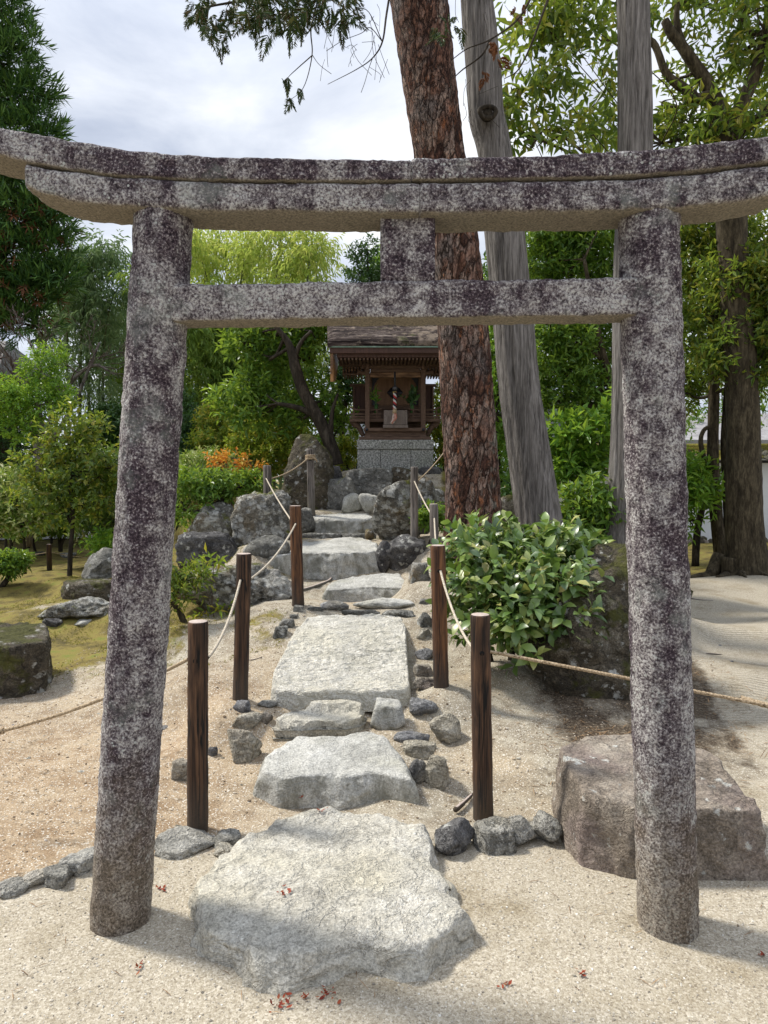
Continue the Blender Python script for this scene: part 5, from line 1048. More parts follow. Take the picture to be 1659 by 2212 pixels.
# bamboo: three kinds of culm, copied about the grove
def bamboo(hgt, seed, mat, label, group):
    rg = np.random.RandomState(seed); root = empty('bamboo', (0, 0, 0), label, 'bamboo', group)
    ax = [(0, 0, 0), (.02, .02, hgt*.35), (.08, -.03, hgt*.65), (.28, -.05, hgt*.86), (.65, -.1, hgt*.97), (1.05, -.15, hgt*.98)]
    q = spline([(*a, r_) for a, r_ in zip(ax, (.045, .042, .034, .022, .012, .004))], 8)
    V, P = tube(q[:, :3], q[:, 3], 9); link('culm', V, P, BK_BAM, root)
    C = []
    for h in np.arange(.28, 1.0, .045):
        i = int(h*(len(q)-1)); c = q[i, :3]; s = (.22 + .45*math.sin(min(1, (h-.2)*1.25)*math.pi))*rg.uniform(.7, 1.25)
        a_ = rg.uniform(0, 6.28); C.append((c[0] + .35*s*math.cos(a_), c[1] + .35*s*math.sin(a_), c[2], s, s, s*.5))
    lo, ld, ln, o, d = sprigs(C, 300, 7, rg, .17, .5, -.25, .05, 1.2, .1, .45); ld = ld + np.array((0, 0, -.55)); l_ = .19*rg.uniform(.7, 1.2, len(lo))
    leaf_mesh('foliage', lo, ld, ln, l_, l_*.17, mat, root, None, 'fold', droop=.25)
    m = MB()
    for c in C:
        i = np.argmin(np.abs(q[:, 2] - c[2])); m.tube([q[i, :3], np.array(c[:3]), np.array(c[:3]) + unit(np.array(c[:3]) - q[i, :3])*c[3]*.6], [.008, .005, .002], 5)
    m.build('branches', BK_BAM, root, True); return root
GB = 'bamboo culms of the grove behind the garden'
LBB = {'b': 'pale yellow-green bamboo of the grove rising above the tie beam', 'd': 'shaded bamboo in the grove between left pillar and shrine', 'g': 'grey-green drooping bamboo between the cedar and the left pillar'}
protos = {('b', i): bamboo(8.8 + .3*i, 70+i, LF_BAMB, LBB['b'], GB) for i in range(2)}
protos.update({('d', i): bamboo(6.2 + .5*i, 80+i, LF_BAMD, LBB['d'], 'shaded bamboo of the grove') for i in range(2)}); protos[('g', 0)] = bamboo(7.6, 90, LF_BAMG, LBB['g'], 'grey-green bamboo by the cedar')
used = set(); rgb = np.random.RandomState(99)
def put_bamboo(kind, px, Y, sc=1.0, rz=None):
    key = (kind, rgb.randint(2) if kind != 'g' else 0); o = protos[key]
    if key in used: o = copy_tree(o)
    used.add(key); p = bz(px, Y); p[2] = gz(p[0], p[1]) - .05; o.location = p; o.rotation_euler = (0, 0, rgb.uniform(0, 6.28) if rz is None else rz); s = sc*rgb.uniform(.93, 1.05); o.scale = (s, s, s)
for px in (400, 438, 480, 515, 550, 590, 625, 660, 690): put_bamboo('b', px + rgb.uniform(-8, 8), rgb.uniform(20, 23), 1.0)
for px in (450, 560, 640): put_bamboo('b', px, rgb.uniform(23, 26), 1.08)
for px in (385, 405, 425, 445, 462, 480, 498, 515, 535, 552, 570, 590, 612, 632): put_bamboo('d', px + rgb.uniform(-8, 8), rgb.uniform(17.5, 20), .95)
put_bamboo('b', 735, 22, .78); put_bamboo('b', 752, 24, .80)
for px, Y in ((195, 19), (215, 20), (175, 18.5), (240, 21), (150, 19), (225, 18.5), (262, 22), (125, 20)): put_bamboo('g', px, Y, .98 if px < 200 else .86, rz=rgb.uniform(-.9, .9))
for px, Y in ((285, 21), (300, 22)): put_bamboo('d', px, Y, .8)
# bare maple behind
rgm = np.random.RandomState(17)
def bare(label, base, Y, forks, seed, mat=BK_TWIG):
    rg = np.random.RandomState(seed); root = empty('bare_tree', base, label, 'bare tree'); main = [px_path(f, Y) for f in forks]; tubes('trunk', main, BK_GREY, root, 9, .1, seed)
    tw = []
    def grow(p, d, L, r, lv):
        e = p + d*L; mid = (p+e)/2 + rg.normal(size=3)*L*.08; tw.append([(*p, r), (*mid, r*.8), (*e, r*.6)])
        if lv:
            for _ in range(rg.randint(2, 4)): grow(p + d*L*rg.uniform(.4, 1), unit(d + rg.normal(size=3)*.55 + np.array((0, 0, .12))), L*rg.uniform(.55, .8), r*.6, lv-1)
    for m_ in main:
        q = spline(np.array(m_), 5)
        for i in range(len(q)//3, len(q), 2): 
            d = unit(q[min(i+1, len(q)-1), :3] - q[i-1, :3]); grow(q[i, :3], unit(d + rg.normal(size=3)*.7), rg.uniform(.35, .7), max(q[i, 3]*.4, .006), 3)
    m = MB()
    for t_ in tw: t_ = np.array(t_); m.tube(t_[:, :3], np.maximum(t_[:, 3], .004), 4, False)
    m.build('twigs', mat, root, True); return root
bare('bare reddish-twigged maple in front of the cedar at the left', bz(90, 13), 13, [[(90, 1120, 26), (86, 1000, 20), (70, 900, 16), (40, 800, 12), (-10, 740, 6)], [(86, 980, 14), (110, 900, 10), (90, 800, 7), (60, 730, 4)], [(100, 930, 12), (150, 830, 9), (200, 790, 7), (235, 800, 4)], [(86, 1000, 12), (160, 870, 9), (215, 740, 4)], [(60, 880, 10), (0, 820, 7), (-40, 770, 4)]], 18)
GL = 'trees and bushes of the moss garden'
Ys = 9.6
shrub('camellia', 'slim camellia with a dark straight stem and yellowing leaves on the moss', 152, Ys, [cl(150, 960, Ys, 46, 34), cl(190, 980, Ys, 44, 34), cl(110, 1000, Ys, 50, 30), cl(170, 1030, Ys, 60, 30), cl(130, 1060, Ys, 56, 26), cl(215, 1030, Ys, 34, 30), cl(95, 1040, Ys, 44, 26), cl(70, 975, Ys, 30, 16), cl(180, 1090, Ys, 50, 30), cl(110, 1110, Ys, 40, 24), cl(225, 1080, Ys, 24, 34), cl(150, 905, Ys, 24, 30), cl(212, 925, Ys, 22, 20), cl(60, 1065, Ys, 34, 18), cl(240, 1010, Ys, 20, 40), cl(90, 930, Ys, 20, 16)], 640, .10, .045, LF_OLIVE, 51, stems=[px_path([(150, 1252, 11), (152, 1200, 10), (157, 1120, 9), (153, 1060, 8), (150, 1000, 6), (150, 950, 4)], Ys), px_path([(153, 1130, 7), (130, 1085, 5), (105, 1050, 3)], Ys)], zb=gnd(150, 1252)[2], group=GL, gap=.38, gapf=2.2, cat='camellia')
shrub('light_green_tree', 'light green loose tree before the bare maple', 60, 11.5, [cl(85, 800, 11.5, 40, 26), cl(60, 840, 11.5, 56, 26), cl(30, 880, 11.5, 60, 34), cl(100, 870, 11.5, 48, 36), cl(130, 850, 11.5, 24, 26), cl(50, 930, 11.5, 50, 24), cl(-10, 860, 11.5, 50, 40), cl(110, 770, 11.5, 26, 22)], 1000, .08, .034, LF_BRIGHT, 52, stems=[px_path([(60, 1180, 18), (70, 1060, 15), (95, 950, 12), (80, 860, 8), (90, 780, 4)], 11.5), px_path([(92, 960, 9), (60, 920, 6), (20, 880, 4)], 11.5)], zb=0, group=GL, gap=.16, cat='tree', bark=BK_GREY)
shrub('broadleaf_tree', 'dark round-leaved tree touching the left pillar', 225, 13, [cl(215, 940, 13, 50, 36), cl(250, 980, 13, 44, 40), cl(200, 1000, 13, 44, 34), cl(240, 910, 13, 40, 28), cl(235, 1040, 13, 44, 30), cl(285, 940, 13, 40, 50)], 1300, .10, .045, LF_DARK, 53, stems=[px_path([(232, 1170, 14), (230, 1080, 12), (232, 1000, 9), (225, 930, 5)], 13)], zb=0, group=GL, gap=.14, cat='tree')
for i, (px, Y, py, rx, ry, m_, lb) in enumerate(((10, 14, 1060, 60, 40, LF_VARIEG, 'pale-leaved round bush at the left edge behind the moss'), (60, 15, 1080, 60, 40, LF_DARK, 'dark spreading bush behind the left garden path'), (20, 12.5, 1120, 56, 24, LF_MID, 'flat green bush above the moss at the left edge'), (110, 16, 1060, 70, 50, LF_DARK, 'tall dark hedge bush between cedar and camellia'), (75, 13.2, 1130, 40, 22, LF_MID, 'small clipped bush left of the walking person'), (225, 15.5, 1090, 50, 44, LF_DARK, 'dark bush above the paved path by the left pillar'), (150, 18.5, 1050, 60, 34, LF_DARK, 'dark tree mass beyond the paved path'), (-20, 17, 960, 90, 80, LF_DARK, 'shadowy tree mass below the cedar'), (300, 16, 1060, 60, 60, LF_DARK, 'dark bush hidden behind the left pillar'), (340, 12, 1080, 60, 50, LF_MID, 'mid-green bush behind the right side of the left pillar'))):
    s_ = Y/F; shrub('broadleaf_shrub', lb, px, Y, [cl(px, py, Y, rx, ry), cl(px-rx*.7, py+8, Y, rx*.6, ry*.8), cl(px+rx*.7, py+5, Y, rx*.6, ry*.8), cl(px+rx*.2, py-ry*.5, Y, rx*.5, ry*.5), cl(px-rx*.5, py-ry*.7, Y, rx*.35, ry*.4), cl(px+rx*.6, py-ry*.6, Y, rx*.3, ry*.35)], 900, .10, .042, m_, 110+i, zb=gz(*bz(px, Y)[:2]), group=GL, gap=.26, gapf=1.7)
shrub('camellia', 'spreading camellia with pale sunlit leaves at the left edge behind the black posts', 50, 10.8, [cl(40, 1090, 10.8, 56, 30), cl(95, 1085, 10.8, 40, 30), cl(0, 1120, 10.8, 46, 26), cl(60, 1130, 10.8, 44, 20), cl(20, 1050, 11, 50, 26), cl(-30, 1080, 11, 40, 36)], 620, .10, .045, LF_VARIEG, 55, zb=0, group=GL, gap=.26, gapf=1.8, cat='camellia')
shrub('camellia', 'upright camellia with glossy dark leaves close to the left pillar', 218, 10.4, [cl(212, 1105, 10.4, 34, 40), cl(236, 1060, 10.4, 30, 44), cl(200, 1145, 10.4, 30, 24), cl(228, 1010, 10.5, 26, 34), cl(250, 1130, 10.4, 26, 34)], 520, .10, .045, LF_GLOSS, 56, zb=0, group=GL, gap=.24, gapf=1.8, cat='camellia')
shrub('round_shrub', 'little dark domed shrub on a thick stem beside the walking person', 130, 13, [cl(132, 1136, 13, 30, 12), cl(118, 1140, 13, 24, 10), cl(150, 1138, 13, 22, 10)], 420, .075, .032, LF_MID, 131, stems=[px_path([(131, 1192, 9), (130, 1170, 9), (125, 1150, 7)], 13), px_path([(131, 1180, 7), (142, 1155, 5)], 13)], zb=gnd(131, 1192)[2], group=GL, gap=.08)
shrub('round_shrub', 'low bright shrub at the left edge on a bent stem above the moss', 12, 9.0, [cl(10, 1216, 9, 30, 10), cl(35, 1210, 9, 20, 8), cl(-20, 1215, 9, 30, 12), cl(20, 1228, 9, 26, 8)], 420, .07, .028, LF_MID, 132, stems=[px_path([(-8, 1282, 10), (8, 1262, 12), (18, 1245, 10), (14, 1228, 6)], 9)], zb=gnd(-8, 1282)[2], group=GL, gap=.08)
bq = gnd(222, 1195)
plant('fern_clump', 'bright leafy tuft on the grey boulder left of the pillar', 'plant', at(225, 1200, 9.6), [], [cl(222, 1185, 9.7, 24, 14), cl(238, 1172, 9.7, 14, 14)], 90, 6, .12, .03, LF_BRIGHT, BK_TWIG, 133, twigs=False)
# --- right side
Yr = 11.0; rb = gnd(1612, 1238); Yr = rb[1]
big = [px_path([(1612, 1260, 120), (1612, 1225, 92), (1610, 1180, 80), (1608, 1100, 76), (1606, 1000, 70), (1604, 880, 66), (1596, 740, 64), (1585, 560, 60), (1578, 400, 60), (1572, 290, 60)], Yr), px_path([(1574, 310, 42), (1552, 230, 32), (1520, 170, 27), (1480, 110, 23), (1450, 70, 20), (1436, 44, 17)], Yr), px_path([(1578, 300, 40), (1600, 230, 30), (1630, 160, 25), (1650, 90, 21), (1668, 0, 20), (1690, -120, 12)], Yr), px_path([(1540, 205, 26), (1505, 215, 24), (1484, 196, 22), (1440, 160, 16), (1410, 92, 14), (1360, 80, 10), (1300, 90, 6)], Yr), px_path([(1582, 300, 30), (1620, 270, 24), (1680, 225, 18), (1740, 180, 10)], Yr), px_path([(1478, 106, 16), (1462, 50, 13), (1466, -20, 10), (1470, -90, 6)], Yr), px_path([(1575, 320, 18), (1540, 298, 13), (1480, 300, 8), (1430, 310, 5)], Yr)]
for a_, L_ in ((200, 95), (228, 80), (250, 60), (275, 55), (300, 60), (325, 70), (350, 90), (20, 60)):   # roots
    d = np.array((math.cos(R(a_)), math.sin(R(a_)), 0)); p = rb + np.array((0, .25, 0)); Ls = L_*Yr/F
    rt = [];
    for q, rr in ((.25, .13), (.5, .085), (.8, .055), (1.15, .03), (1.5, .012)):
        c = p + d*(.22 + Ls*q) + np.array((.05*math.sin(9*q + a_), .05*math.cos(7*q + a_), 0)); c[2] = gz(c[0], c[1]) + rr*.25 + (.22 if q < .3 else 0); rt.append((*c, rr))
    big.append(rt)
lob = [cl(x, y, Yr + dy + (.25 if x > 1400 else 0), rx, ry) for x, y, rx, ry, dy in ((1140, 20, 60, 40, -2), (1190, 70, 62, 44, -2), (1240, 30, 60, 40, -2), (1150, 120, 50, 36, -2.2), (1200, 140, 46, 40, -2), (1120, 190, 40, 40, -2.2), (1125, 250, 36, 40, -2), (1160, 300, 50, 26, -2), (1250, 110, 36, 30, -2), (1290, 60, 44, 44, -1), (1210, 290, 50, 18, -2), (1280, 230, 46, 40, -1.5), (1320, 280, 34, 34, -1), (1260, 300, 50, 22, -1.5), (1300, 150, 22, 20, -1), (1460, 20, 50, 30, 0), (1540, 20, 60, 34, 0), (1600, 40, 50, 50, -.5), (1650, 60, 40, 60, -.5), (1500, 130, 30, 26, .5), (1570, 120, 50, 34, .3), (1430, 230, 44, 34, 0), (1490, 255, 46, 30, -.3), (1440, 290, 50, 24, 0), (1540, 260, 44, 34, -.6), (1640, 250, 44, 40, -.5), (1600, 310, 60, 30, -.5), (1500, 310, 60, 22, -.3), (1620, 160, 30, 30, .6), (1460, 170, 26, 26, 0), (1580, -60, 120, 50, 0), (1300, -50, 160, 40, -1), (1720, 100, 60, 120, 0))]
plant('evergreen_oak', 'large mossy-trunked evergreen with forked limbs and spreading roots at the right', 'evergreen tree', rb, big, lob, 1050, 7, .175, .06, LF_OLIVE, BK_MOSS, 201, gap=.36, gapf=1.5, up=.0, sprig=.26, twr=.012, droop=.25)
rb2 = gnd(1560, 1222)
plant('twin_stem_tree', 'twin slender mossy trunks just left of the large rooted tree', 'tree', rb2, [px_path([(1562, 1232, 44), (1556, 1180, 30), (1546, 1100, 26), (1540, 980, 24), (1542, 850, 22), (1540, 700, 20), (1548, 520, 14)], rb2[1]), px_path([(1568, 1230, 40), (1576, 1160, 27), (1575, 1060, 26), (1570, 950, 24), (1578, 820, 20), (1600, 700, 12)], rb2[1]), px_path([(1545, 1040, 12), (1528, 1010, 11), (1514, 960, 10), (1520, 930, 9), (1542, 918, 8)], rb2[1])], [cl(x, y, rb2[1] + dy, rx, ry) for x, y, rx, ry, dy in ((1500, 500, 50, 40, 0), (1560, 490, 60, 36, 0), (1620, 520, 60, 44, -.5), (1520, 570, 60, 44, 0), (1590, 600, 60, 50, -1), (1640, 620, 50, 60, -1), (1500, 640, 50, 40, .5), (1550, 670, 50, 40, -.6), (1620, 710, 60, 44, -1), (1510, 720, 40, 44, .5), (1580, 760, 60, 34, -1), (1640, 780, 40, 34, -1), (1500, 800, 40, 34, 1), (1540, 780, 40, 30, 0), (1620, 820, 34, 20, -1), (1480, 850, 30, 30, 1), (1700, 650, 70, 140, -1))], 2300, 7, .135, .045, LF_OLIVE, BK_MOSS, 202, gap=.20, gapf=1.6, up=-.1, sprig=.24, droop=.25)
shrub('leaning_tree', 'thin dark leaning stem with bright leaf whorls right of the right pillar', 1490, 11.5, [cl(1500, 1040, 11.3, 36, 16), cl(1485, 1065, 11.2, 30, 18), cl(1510, 1080, 11.2, 24, 14), cl(1470, 1025, 11.4, 24, 14), cl(1485, 1120, 11.4, 18, 24), cl(1475, 1010, 11.4, 20, 14)], 190, .19, .055, LF_BRIGHT, 203, k=7, stems=[px_path([(1502, 1225, 16), (1506, 1150, 15), (1520, 1080, 13), (1532, 1000, 11), (1540, 900, 8)], 11.6)], zb=0, gap=.05, spread=1.0, cat='tree')
# mid trees between the grey trunk and the pillar
Ym = 11.0
shrub('evergreen_tree', 'lichened forked tree between the leaning grey trunk and the right pillar', 1335, Ym, [cl(x, y, Ym + dy, rx, ry) for x, y, rx, ry, dy in ((1160, 520, 44, 26, .5), (1210, 510, 50, 30, .5), (1270, 530, 50, 36, .5), (1180, 570, 50, 26, .5), (1240, 590, 50, 26, .5), (1310, 580, 36, 30, .5), (1190, 720, 40, 26, 0), (1240, 740, 40, 34, 0), (1180, 780, 40, 40, 0), (1230, 810, 44, 34, 0), (1290, 840, 34, 30, 0), (1200, 860, 40, 30, 0), (1260, 880, 36, 26, 0), (1320, 740, 30, 40, .5), (1150, 840, 26, 44, .5), (1220, 660, 60, 24, .8), (1300, 670, 50, 26, .6), (1290, 500, 60, 20, .6))], 2500, .115, .046, LF_MID, 204, stems=[px_path([(1345, 1080, 32), (1342, 980, 28), (1336, 900, 25), (1318, 820, 20), (1302, 770, 18), (1288, 710, 16), (1276, 640, 12), (1262, 560, 7)], Ym), px_path([(1340, 920, 18), (1346, 820, 15), (1340, 700, 13), (1350, 600, 9)], Ym), px_path([(1305, 780, 12), (1270, 752, 10), (1240, 756, 8), (1200, 748, 5)], Ym), px_path([(1292, 722, 10), (1250, 708, 8), (1210, 712, 6), (1160, 690, 4)], Ym), px_path([(1270, 752, 8), (1244, 735, 7), (1232, 710, 4)], Ym)], gap=.17, gapf=1.6, cat='tree', bark=BK_MOSS, sprig=.2)
shrub('evergreen_tree', 'dark slender tree filling the gap beside the leaning grey trunk', 1262, 13, [cl(x, y, 13, rx, ry) for x, y, rx, ry in ((1230, 520, 60, 40), (1280, 600, 60, 60), (1220, 620, 60, 60), (1250, 700, 70, 50), (1170, 640, 50, 60), (1300, 780, 50, 50), (1200, 790, 60, 50), (1150, 560, 50, 40), (1110, 740, 40, 60), (1090, 600, 40, 50))], 750, .12, .05, LF_DARK, 205, stems=[px_path([(1266, 1040, 26), (1264, 900, 22), (1262, 780, 18), (1258, 640, 10)], 13)], gap=.22, gapf=1.2, cat='tree', bark=BK_MOSS)
G2 = 'shrubs behind the pine and the grey trunk'
for i, (px, Y, rows_, n_, L_, m_, lb) in enumerate((
    (1250, 8.6, ((1215, 985, 36, 40), (1260, 940, 46, 34), (1310, 950, 34, 40), (1250, 1010, 44, 34), (1310, 1020, 34, 40), (1220, 930, 34, 26), (1200, 1000, 20, 40), (1340, 900, 20, 40)), 300, .15, LF_BRIGHT, 'bright long-leaved shrub between the leaning grey trunk and the right pillar'),
    (1290, 7.9, ((1265, 1085, 36, 40), (1310, 1110, 34, 40), (1250, 1130, 40, 26), (1330, 1150, 24, 26), (1290, 1160, 34, 18), (1310, 1060, 30, 24), (1225, 1090, 24, 24)), 260, .13, LF_MID, 'green long-leaved shrub low before the right pillar, above the glossy one'),
    (1085, 9.2, ((1075, 740, 26, 36), (1080, 820, 24, 44), (1085, 900, 26, 44), (1095, 970, 26, 40), (1100, 1030, 22, 34), (1070, 660, 22, 30)), 620, .11, LF_BRIGHT, 'bright tall bush showing between the pine and the grey trunk'),
    (965, 11.0, ((945, 905, 26, 34), (955, 860, 22, 30), (960, 950, 34, 34), (940, 990, 24, 20), (980, 1000, 24, 26), (1000, 880, 44, 50)), 700, .075, LF_YELL, 'yellow-tinged bush at the right side of the shrine'),
    (1115, 8.3, ((1105, 1100, 30, 30), (1120, 1060, 26, 30), (1090, 1130, 24, 20)), 260, .10, LF_DARK, 'dark low shrub in the shade between pine and grey trunk'),
    (930, 7.6, ((925, 1120, 16, 14), (940, 1105, 14, 16), (915, 1128, 10, 10), (945, 1130, 14, 14)), 110, .07, LF_MID, 'small tuft of green leaves between the two grey posts on the right'),
    (745, 11.6, ((750, 985, 24, 20), (735, 1000, 14, 14), (762, 960, 10, 30), (735, 960, 14, 16)), 300, .07, LF_YELL, 'yellowish low shrub at the left side of the granite base'))):
    shrub('broadleaf_shrub', lb, px, Y, [cl(a, b, Y, c, d) for a, b, c, d in rows_], n_, L_, L_*.36, m_, 301+i, group=G2, gap=.25, gapf=1.9, spread=1.0 if L_ > .12 else .85, sprig=L_*1.1)
shrub('evergreen_tree', 'dark tree close behind the left side of the shrine', 745, 12.2, [cl(x, y, 12.2, rx, ry) for x, y, rx, ry in ((745, 815, 26, 14), (770, 830, 20, 16), (755, 850, 16, 14), (735, 860, 14, 12), (725, 800, 20, 16), (790, 600, 40, 22), (810, 585, 26, 18), (800, 540, 10, 20), (770, 560, 8, 26))], 520, .085, .036, LF_DARK, 330, stems=[px_path([(735, 1000, 14), (742, 900, 12), (756, 820, 9), (790, 640, 6), (795, 540, 3)], 12.2)], gap=.12, cat='tree')
for i, (px, Y, py, rx, ry, lb) in enumerate(((860, 14, 575, 50, 40, 'tree crown behind the shrine roof, left of the pine'), (1100, 14, 620, 50, 60, 'tree crown behind the pine and grey trunk'), (1440, 16, 640, 70, 140, 'dark tree behind the right pillar'), (1700, 16, 800, 90, 120, 'dark tree at the right edge beyond the wall'), (1400, 15, 900, 80, 90, 'dark shrubby tree hidden behind the right pillar'), (1050, 15, 900, 90, 120, 'dark tree mass behind the shrine and pine'), (1560, 19, 780, 110, 110, 'far tree above the tiled wall at the right'), (1300, 20, 780, 120, 100, 'far tree above the low roof in the middle right'))):
    s_ = Y/F; shrub('broadleaf_tree', lb, px, Y, [cl(px + a*rx, py + b*ry, Y, rx*.55, ry*.5) for a, b in ((0, 0), (-.6, .2), (.6, .1), (.1, -.6), (-.3, .7), (.4, .7), (-.5, -.4), (.5, -.4))], 480, .12, .05, LF_MID if i % 2 else LF_BRIGHT, 350+i, group='trees closing the view on the right', gap=.2, gapf=1.1, cat='tree', zb=gz(*bz(px, Y)[:2]))
# far wood closing the horizon: nobody could count it
rgf = np.random.RandomState(77); C = []
for a_ in np.arange(-75, 76, 2.2):
    d = rgf.uniform(30, 42); C.append((d*math.sin(R(a_)), d*math.cos(R(a_)), rgf.uniform(.5, 2.2), 2.4, 2.4, rgf.uniform(1.6, 3.4)))
lo, ld, ln, _, _ = sprigs(C, 9000, 5, rgf, .34, .9, .1, .1, .6, .3); o = leaf_mesh('far_wood', lo, ld, ln, .34, .17, LF_DARK, None, (0, 35, 0)); tag(o, 'dark far-off belt of trees closing the garden', kind='stuff')
# ------------------------------------------------------------------ wall, roofs
t = NT('white_plaster'); v = t.obj(False); PLAS = t.done(t.bsdf(t.mix(t.step(t.noise(v, 1.2, 5, .6), .45, .7), (.74, .75, .76), (.62, .63, .64)), .85))
TILE = plain('grey_roof_tile', (.10, .105, .115), (.24, .25, .27), 3, .55)
TILEM = rock_mat('mossy_roof_tile', (.08, .075, .06), (.16, .15, .12), (.28, .27, .24), lichen=.2, moss=.30, mosscol=(.14, .12, .02))
DWOOD = plain('dark_beam_wood', (.02, .02, .024), (.05, .05, .056), 5, .7)
def tile_roof(name, o, u, vdir, nu, nv, parent, mat, pitch_u=.27, pitch_v=.24, r=.055):
    """rows of round tiles on a slope: o corner, u along the eave, vdir up the slope"""
    o, u, vdir = (np.asarray(x, float) for x in (o, unit(u), unit(vdir))); nrm = unit(np.cross(u, vdir)); nrm = nrm if nrm[2] > 0 else -nrm
    kx = 10; A = np.arange(nu*kx+1)/kx*pitch_u; prof = r*np.abs(np.cos(A/pitch_u*np.pi))**1.5
    V = []; 
    for j in range(nv):
        for e, h in ((0, .022), (1, .0)): V.append(o + u*A[:, None] + vdir*((j+e)*pitch_v) + nrm*(prof + h)[:, None])
    n = len(A); V = np.concatenate(V); m = 2*nv
    i = np.arange(m-1)[:, None]*n + np.arange(n-1)[None]
    return link(name, V, [np.stack([i, i+1, i+1+n, i+n], -1).reshape(-1, 4)], mat, parent, True)
# garden wall on the right
Yw = 16.0; wl = at(1120, 1170, Yw)[0]; wr = 12.0; zt = at(1560, 1000, Yw)[2]
gw = empty('garden_wall', ((wl+wr)/2, Yw, 0), 'white plastered garden wall with a mossy tiled cap behind the trees', 'wall')
m_ = MB(); m_.box(((wl+wr)/2, Yw + .15, zt/2 - .1), ((wr-wl)/2, .14, zt/2 + .1)); m_.build('plaster', PLAS, gw)
m_ = MB(); m_.box(((wl+wr)/2, Yw + .14, zt + .03), ((wr-wl)/2, .2, .03)); m_.build('cap_beam', DWOOD, gw)
nu = int((wr-wl)/.27); tile_roof('tiled_cap', (wl, Yw - .32, zt + .05), (1, 0, 0), (0, .46, .24), nu, 2, gw, TILEM); tile_roof('tiled_cap', (wl, Yw + .60, zt + .05), (1, 0, 0), (0, -.46, .24), nu, 2, gw, TILEM)
m_ = MB(); m_.tube([(wl, Yw + .14, zt + .36), (wr, Yw + .14, zt + .36)], [.09, .09], 12); m_.box(((wl+wr)/2, Yw+.14, zt + .30), ((wr-wl)/2, .1, .06)); m_.build('ridge_tiles', TILEM, gw, True)
for i in range(16):
    px = 1480 + i*11.5; g = at(px, 1172 + random.uniform(-3, 3), 15.4); V, T = rock_shape((.26, .26, .24 if i % 3 else .36), 900+i, 'facet', 2); g[2] = .06
    tag(link('rock', V + g, [T], RK_MOSS if i % 2 else RK_BROWN, None, True, g), 'small rubble stone lying along the foot of the white garden wall', 'rock', 'rubble stones along the wall foot')
# big building beyond it: a broad bark-grey roof over dark timbers
hb = at(1500, 960, 24); br = empty('temple_hall', (hb[0], 25, 0), 'hall beyond the white wall with a broad grey roof and dark eaves', 'building')
SHIN = plain('grey_shingle', (.20, .19, .19), (.36, .35, .35), 4, .9, (1, 1, 1), .6, fine=25)
x0, x1 = at(1400, 960, 24)[0], at(1900, 960, 24)[0]; ze1, zr1 = at(1500, 950, 24)[2], at(1500, 893, 27)[2]
m_ = MB(); V = []
for (yy, zz) in ((24, ze1), (24.8, ze1 + .14), (26, ze1 + .6), (27, zr1), (27.1, zr1 - .1), (24, ze1 - .14)): V += [(x0, yy, zz), (x1, yy, zz)]
m_.add(V, [np.array([(2*i, 2*i+1, (2*i+3) % 12, (2*i+2) % 12) for i in range(6)])]); m_.build('roof', SHIN, br)
m_ = MB(); m_.box(((x0+x1)/2, 26, (ze1-.4)/2), ((x1-x0)/2 - .4, 1.2, (ze1-.3)/2)); m_.build('wall', PLAS, br)
m_ = MB(); m_.box(((x0+x1)/2, 24.4, ze1 - .28), ((x1-x0)/2, .3, .11))
for i in range(9): m_.box((x0 + .6 + i*(x1-x0-1.2)/8, 24.7, (ze1-.4)/2), (.09, .09, (ze1-.4)/2))
m_.build('eave_beam', DWOOD, br)
# low roof in the middle right
x0, x1 = at(1170, 1000, 17.5)[0], at(1420, 1000, 17.5)[0]; ze2 = at(1250, 945, 17.5)[2]; lr = empty('low_building', ((x0+x1)/2, 18.5, 0), 'low tiled building glimpsed between the grey trunk and the right pillar', 'building')
tile_roof('roof', (x0, 17.2, ze2 - .1), (1, 0, 0), (0, .5, .26), int((x1-x0)/.27), 9, lr, TILE)
m_ = MB(); m_.tube([(x0, 19.1, ze2 + .95), (x1, 19.1, ze2 + .95)], [.1, .1], 12); m_.box(((x0+x1)/2, 19.1, ze2 + .85), ((x1-x0)/2, .12, .1)); m_.build('ridge_tiles', TILE, lr, True)
m_ = MB(); m_.box(((x0+x1)/2, 18.6, ze2/2 - .1), ((x1-x0)/2 - .3, .8, ze2/2)); m_.build('wall', DWOOD, lr)
# gabled shingle roof above it
x0, x1 = at(1235, 900, 22)[0], at(1420, 900, 22)[0]; za, zb_ = at(1250, 935, 22)[2], at(1250, 862, 24)[2]; gh = empty('gabled_house', ((x0+x1)/2, 23.5, 0), 'house with a pale shingle gable roof among the trees in the middle right', 'building')
m_ = MB(); m_.add([(x0, 22, za), (x1, 22, za), (x1, 24, zb_), (x0, 24, zb_), (x0, 26, za), (x1, 26, za), (x0, 22, za-.12), (x1, 22, za-.12), (x0, 26, za-.12), (x1, 26, za-.12)], [np.array([(0, 1, 2, 3), (3, 2, 5, 4), (6, 7, 1, 0), (8, 9, 7, 6), (4, 5, 9, 8)])]); m_.build('roof', SHIN, gh)
m_ = MB(); m_.box(((x0+x1)/2, 24, (za-.15)/2), ((x1-x0)/2 - .25, 1.7, (za-.15)/2)); m_.build('wall', PLAS, gh)
m_ = MB(); m_.bar((x0 - .03, 22, za), (x0 - .03, 24, zb_), .03, .1); m_.bar((x0 - .03, 26, za), (x0 - .03, 24, zb_), .03, .1); m_.build('barge_board', DWOOD, gh)
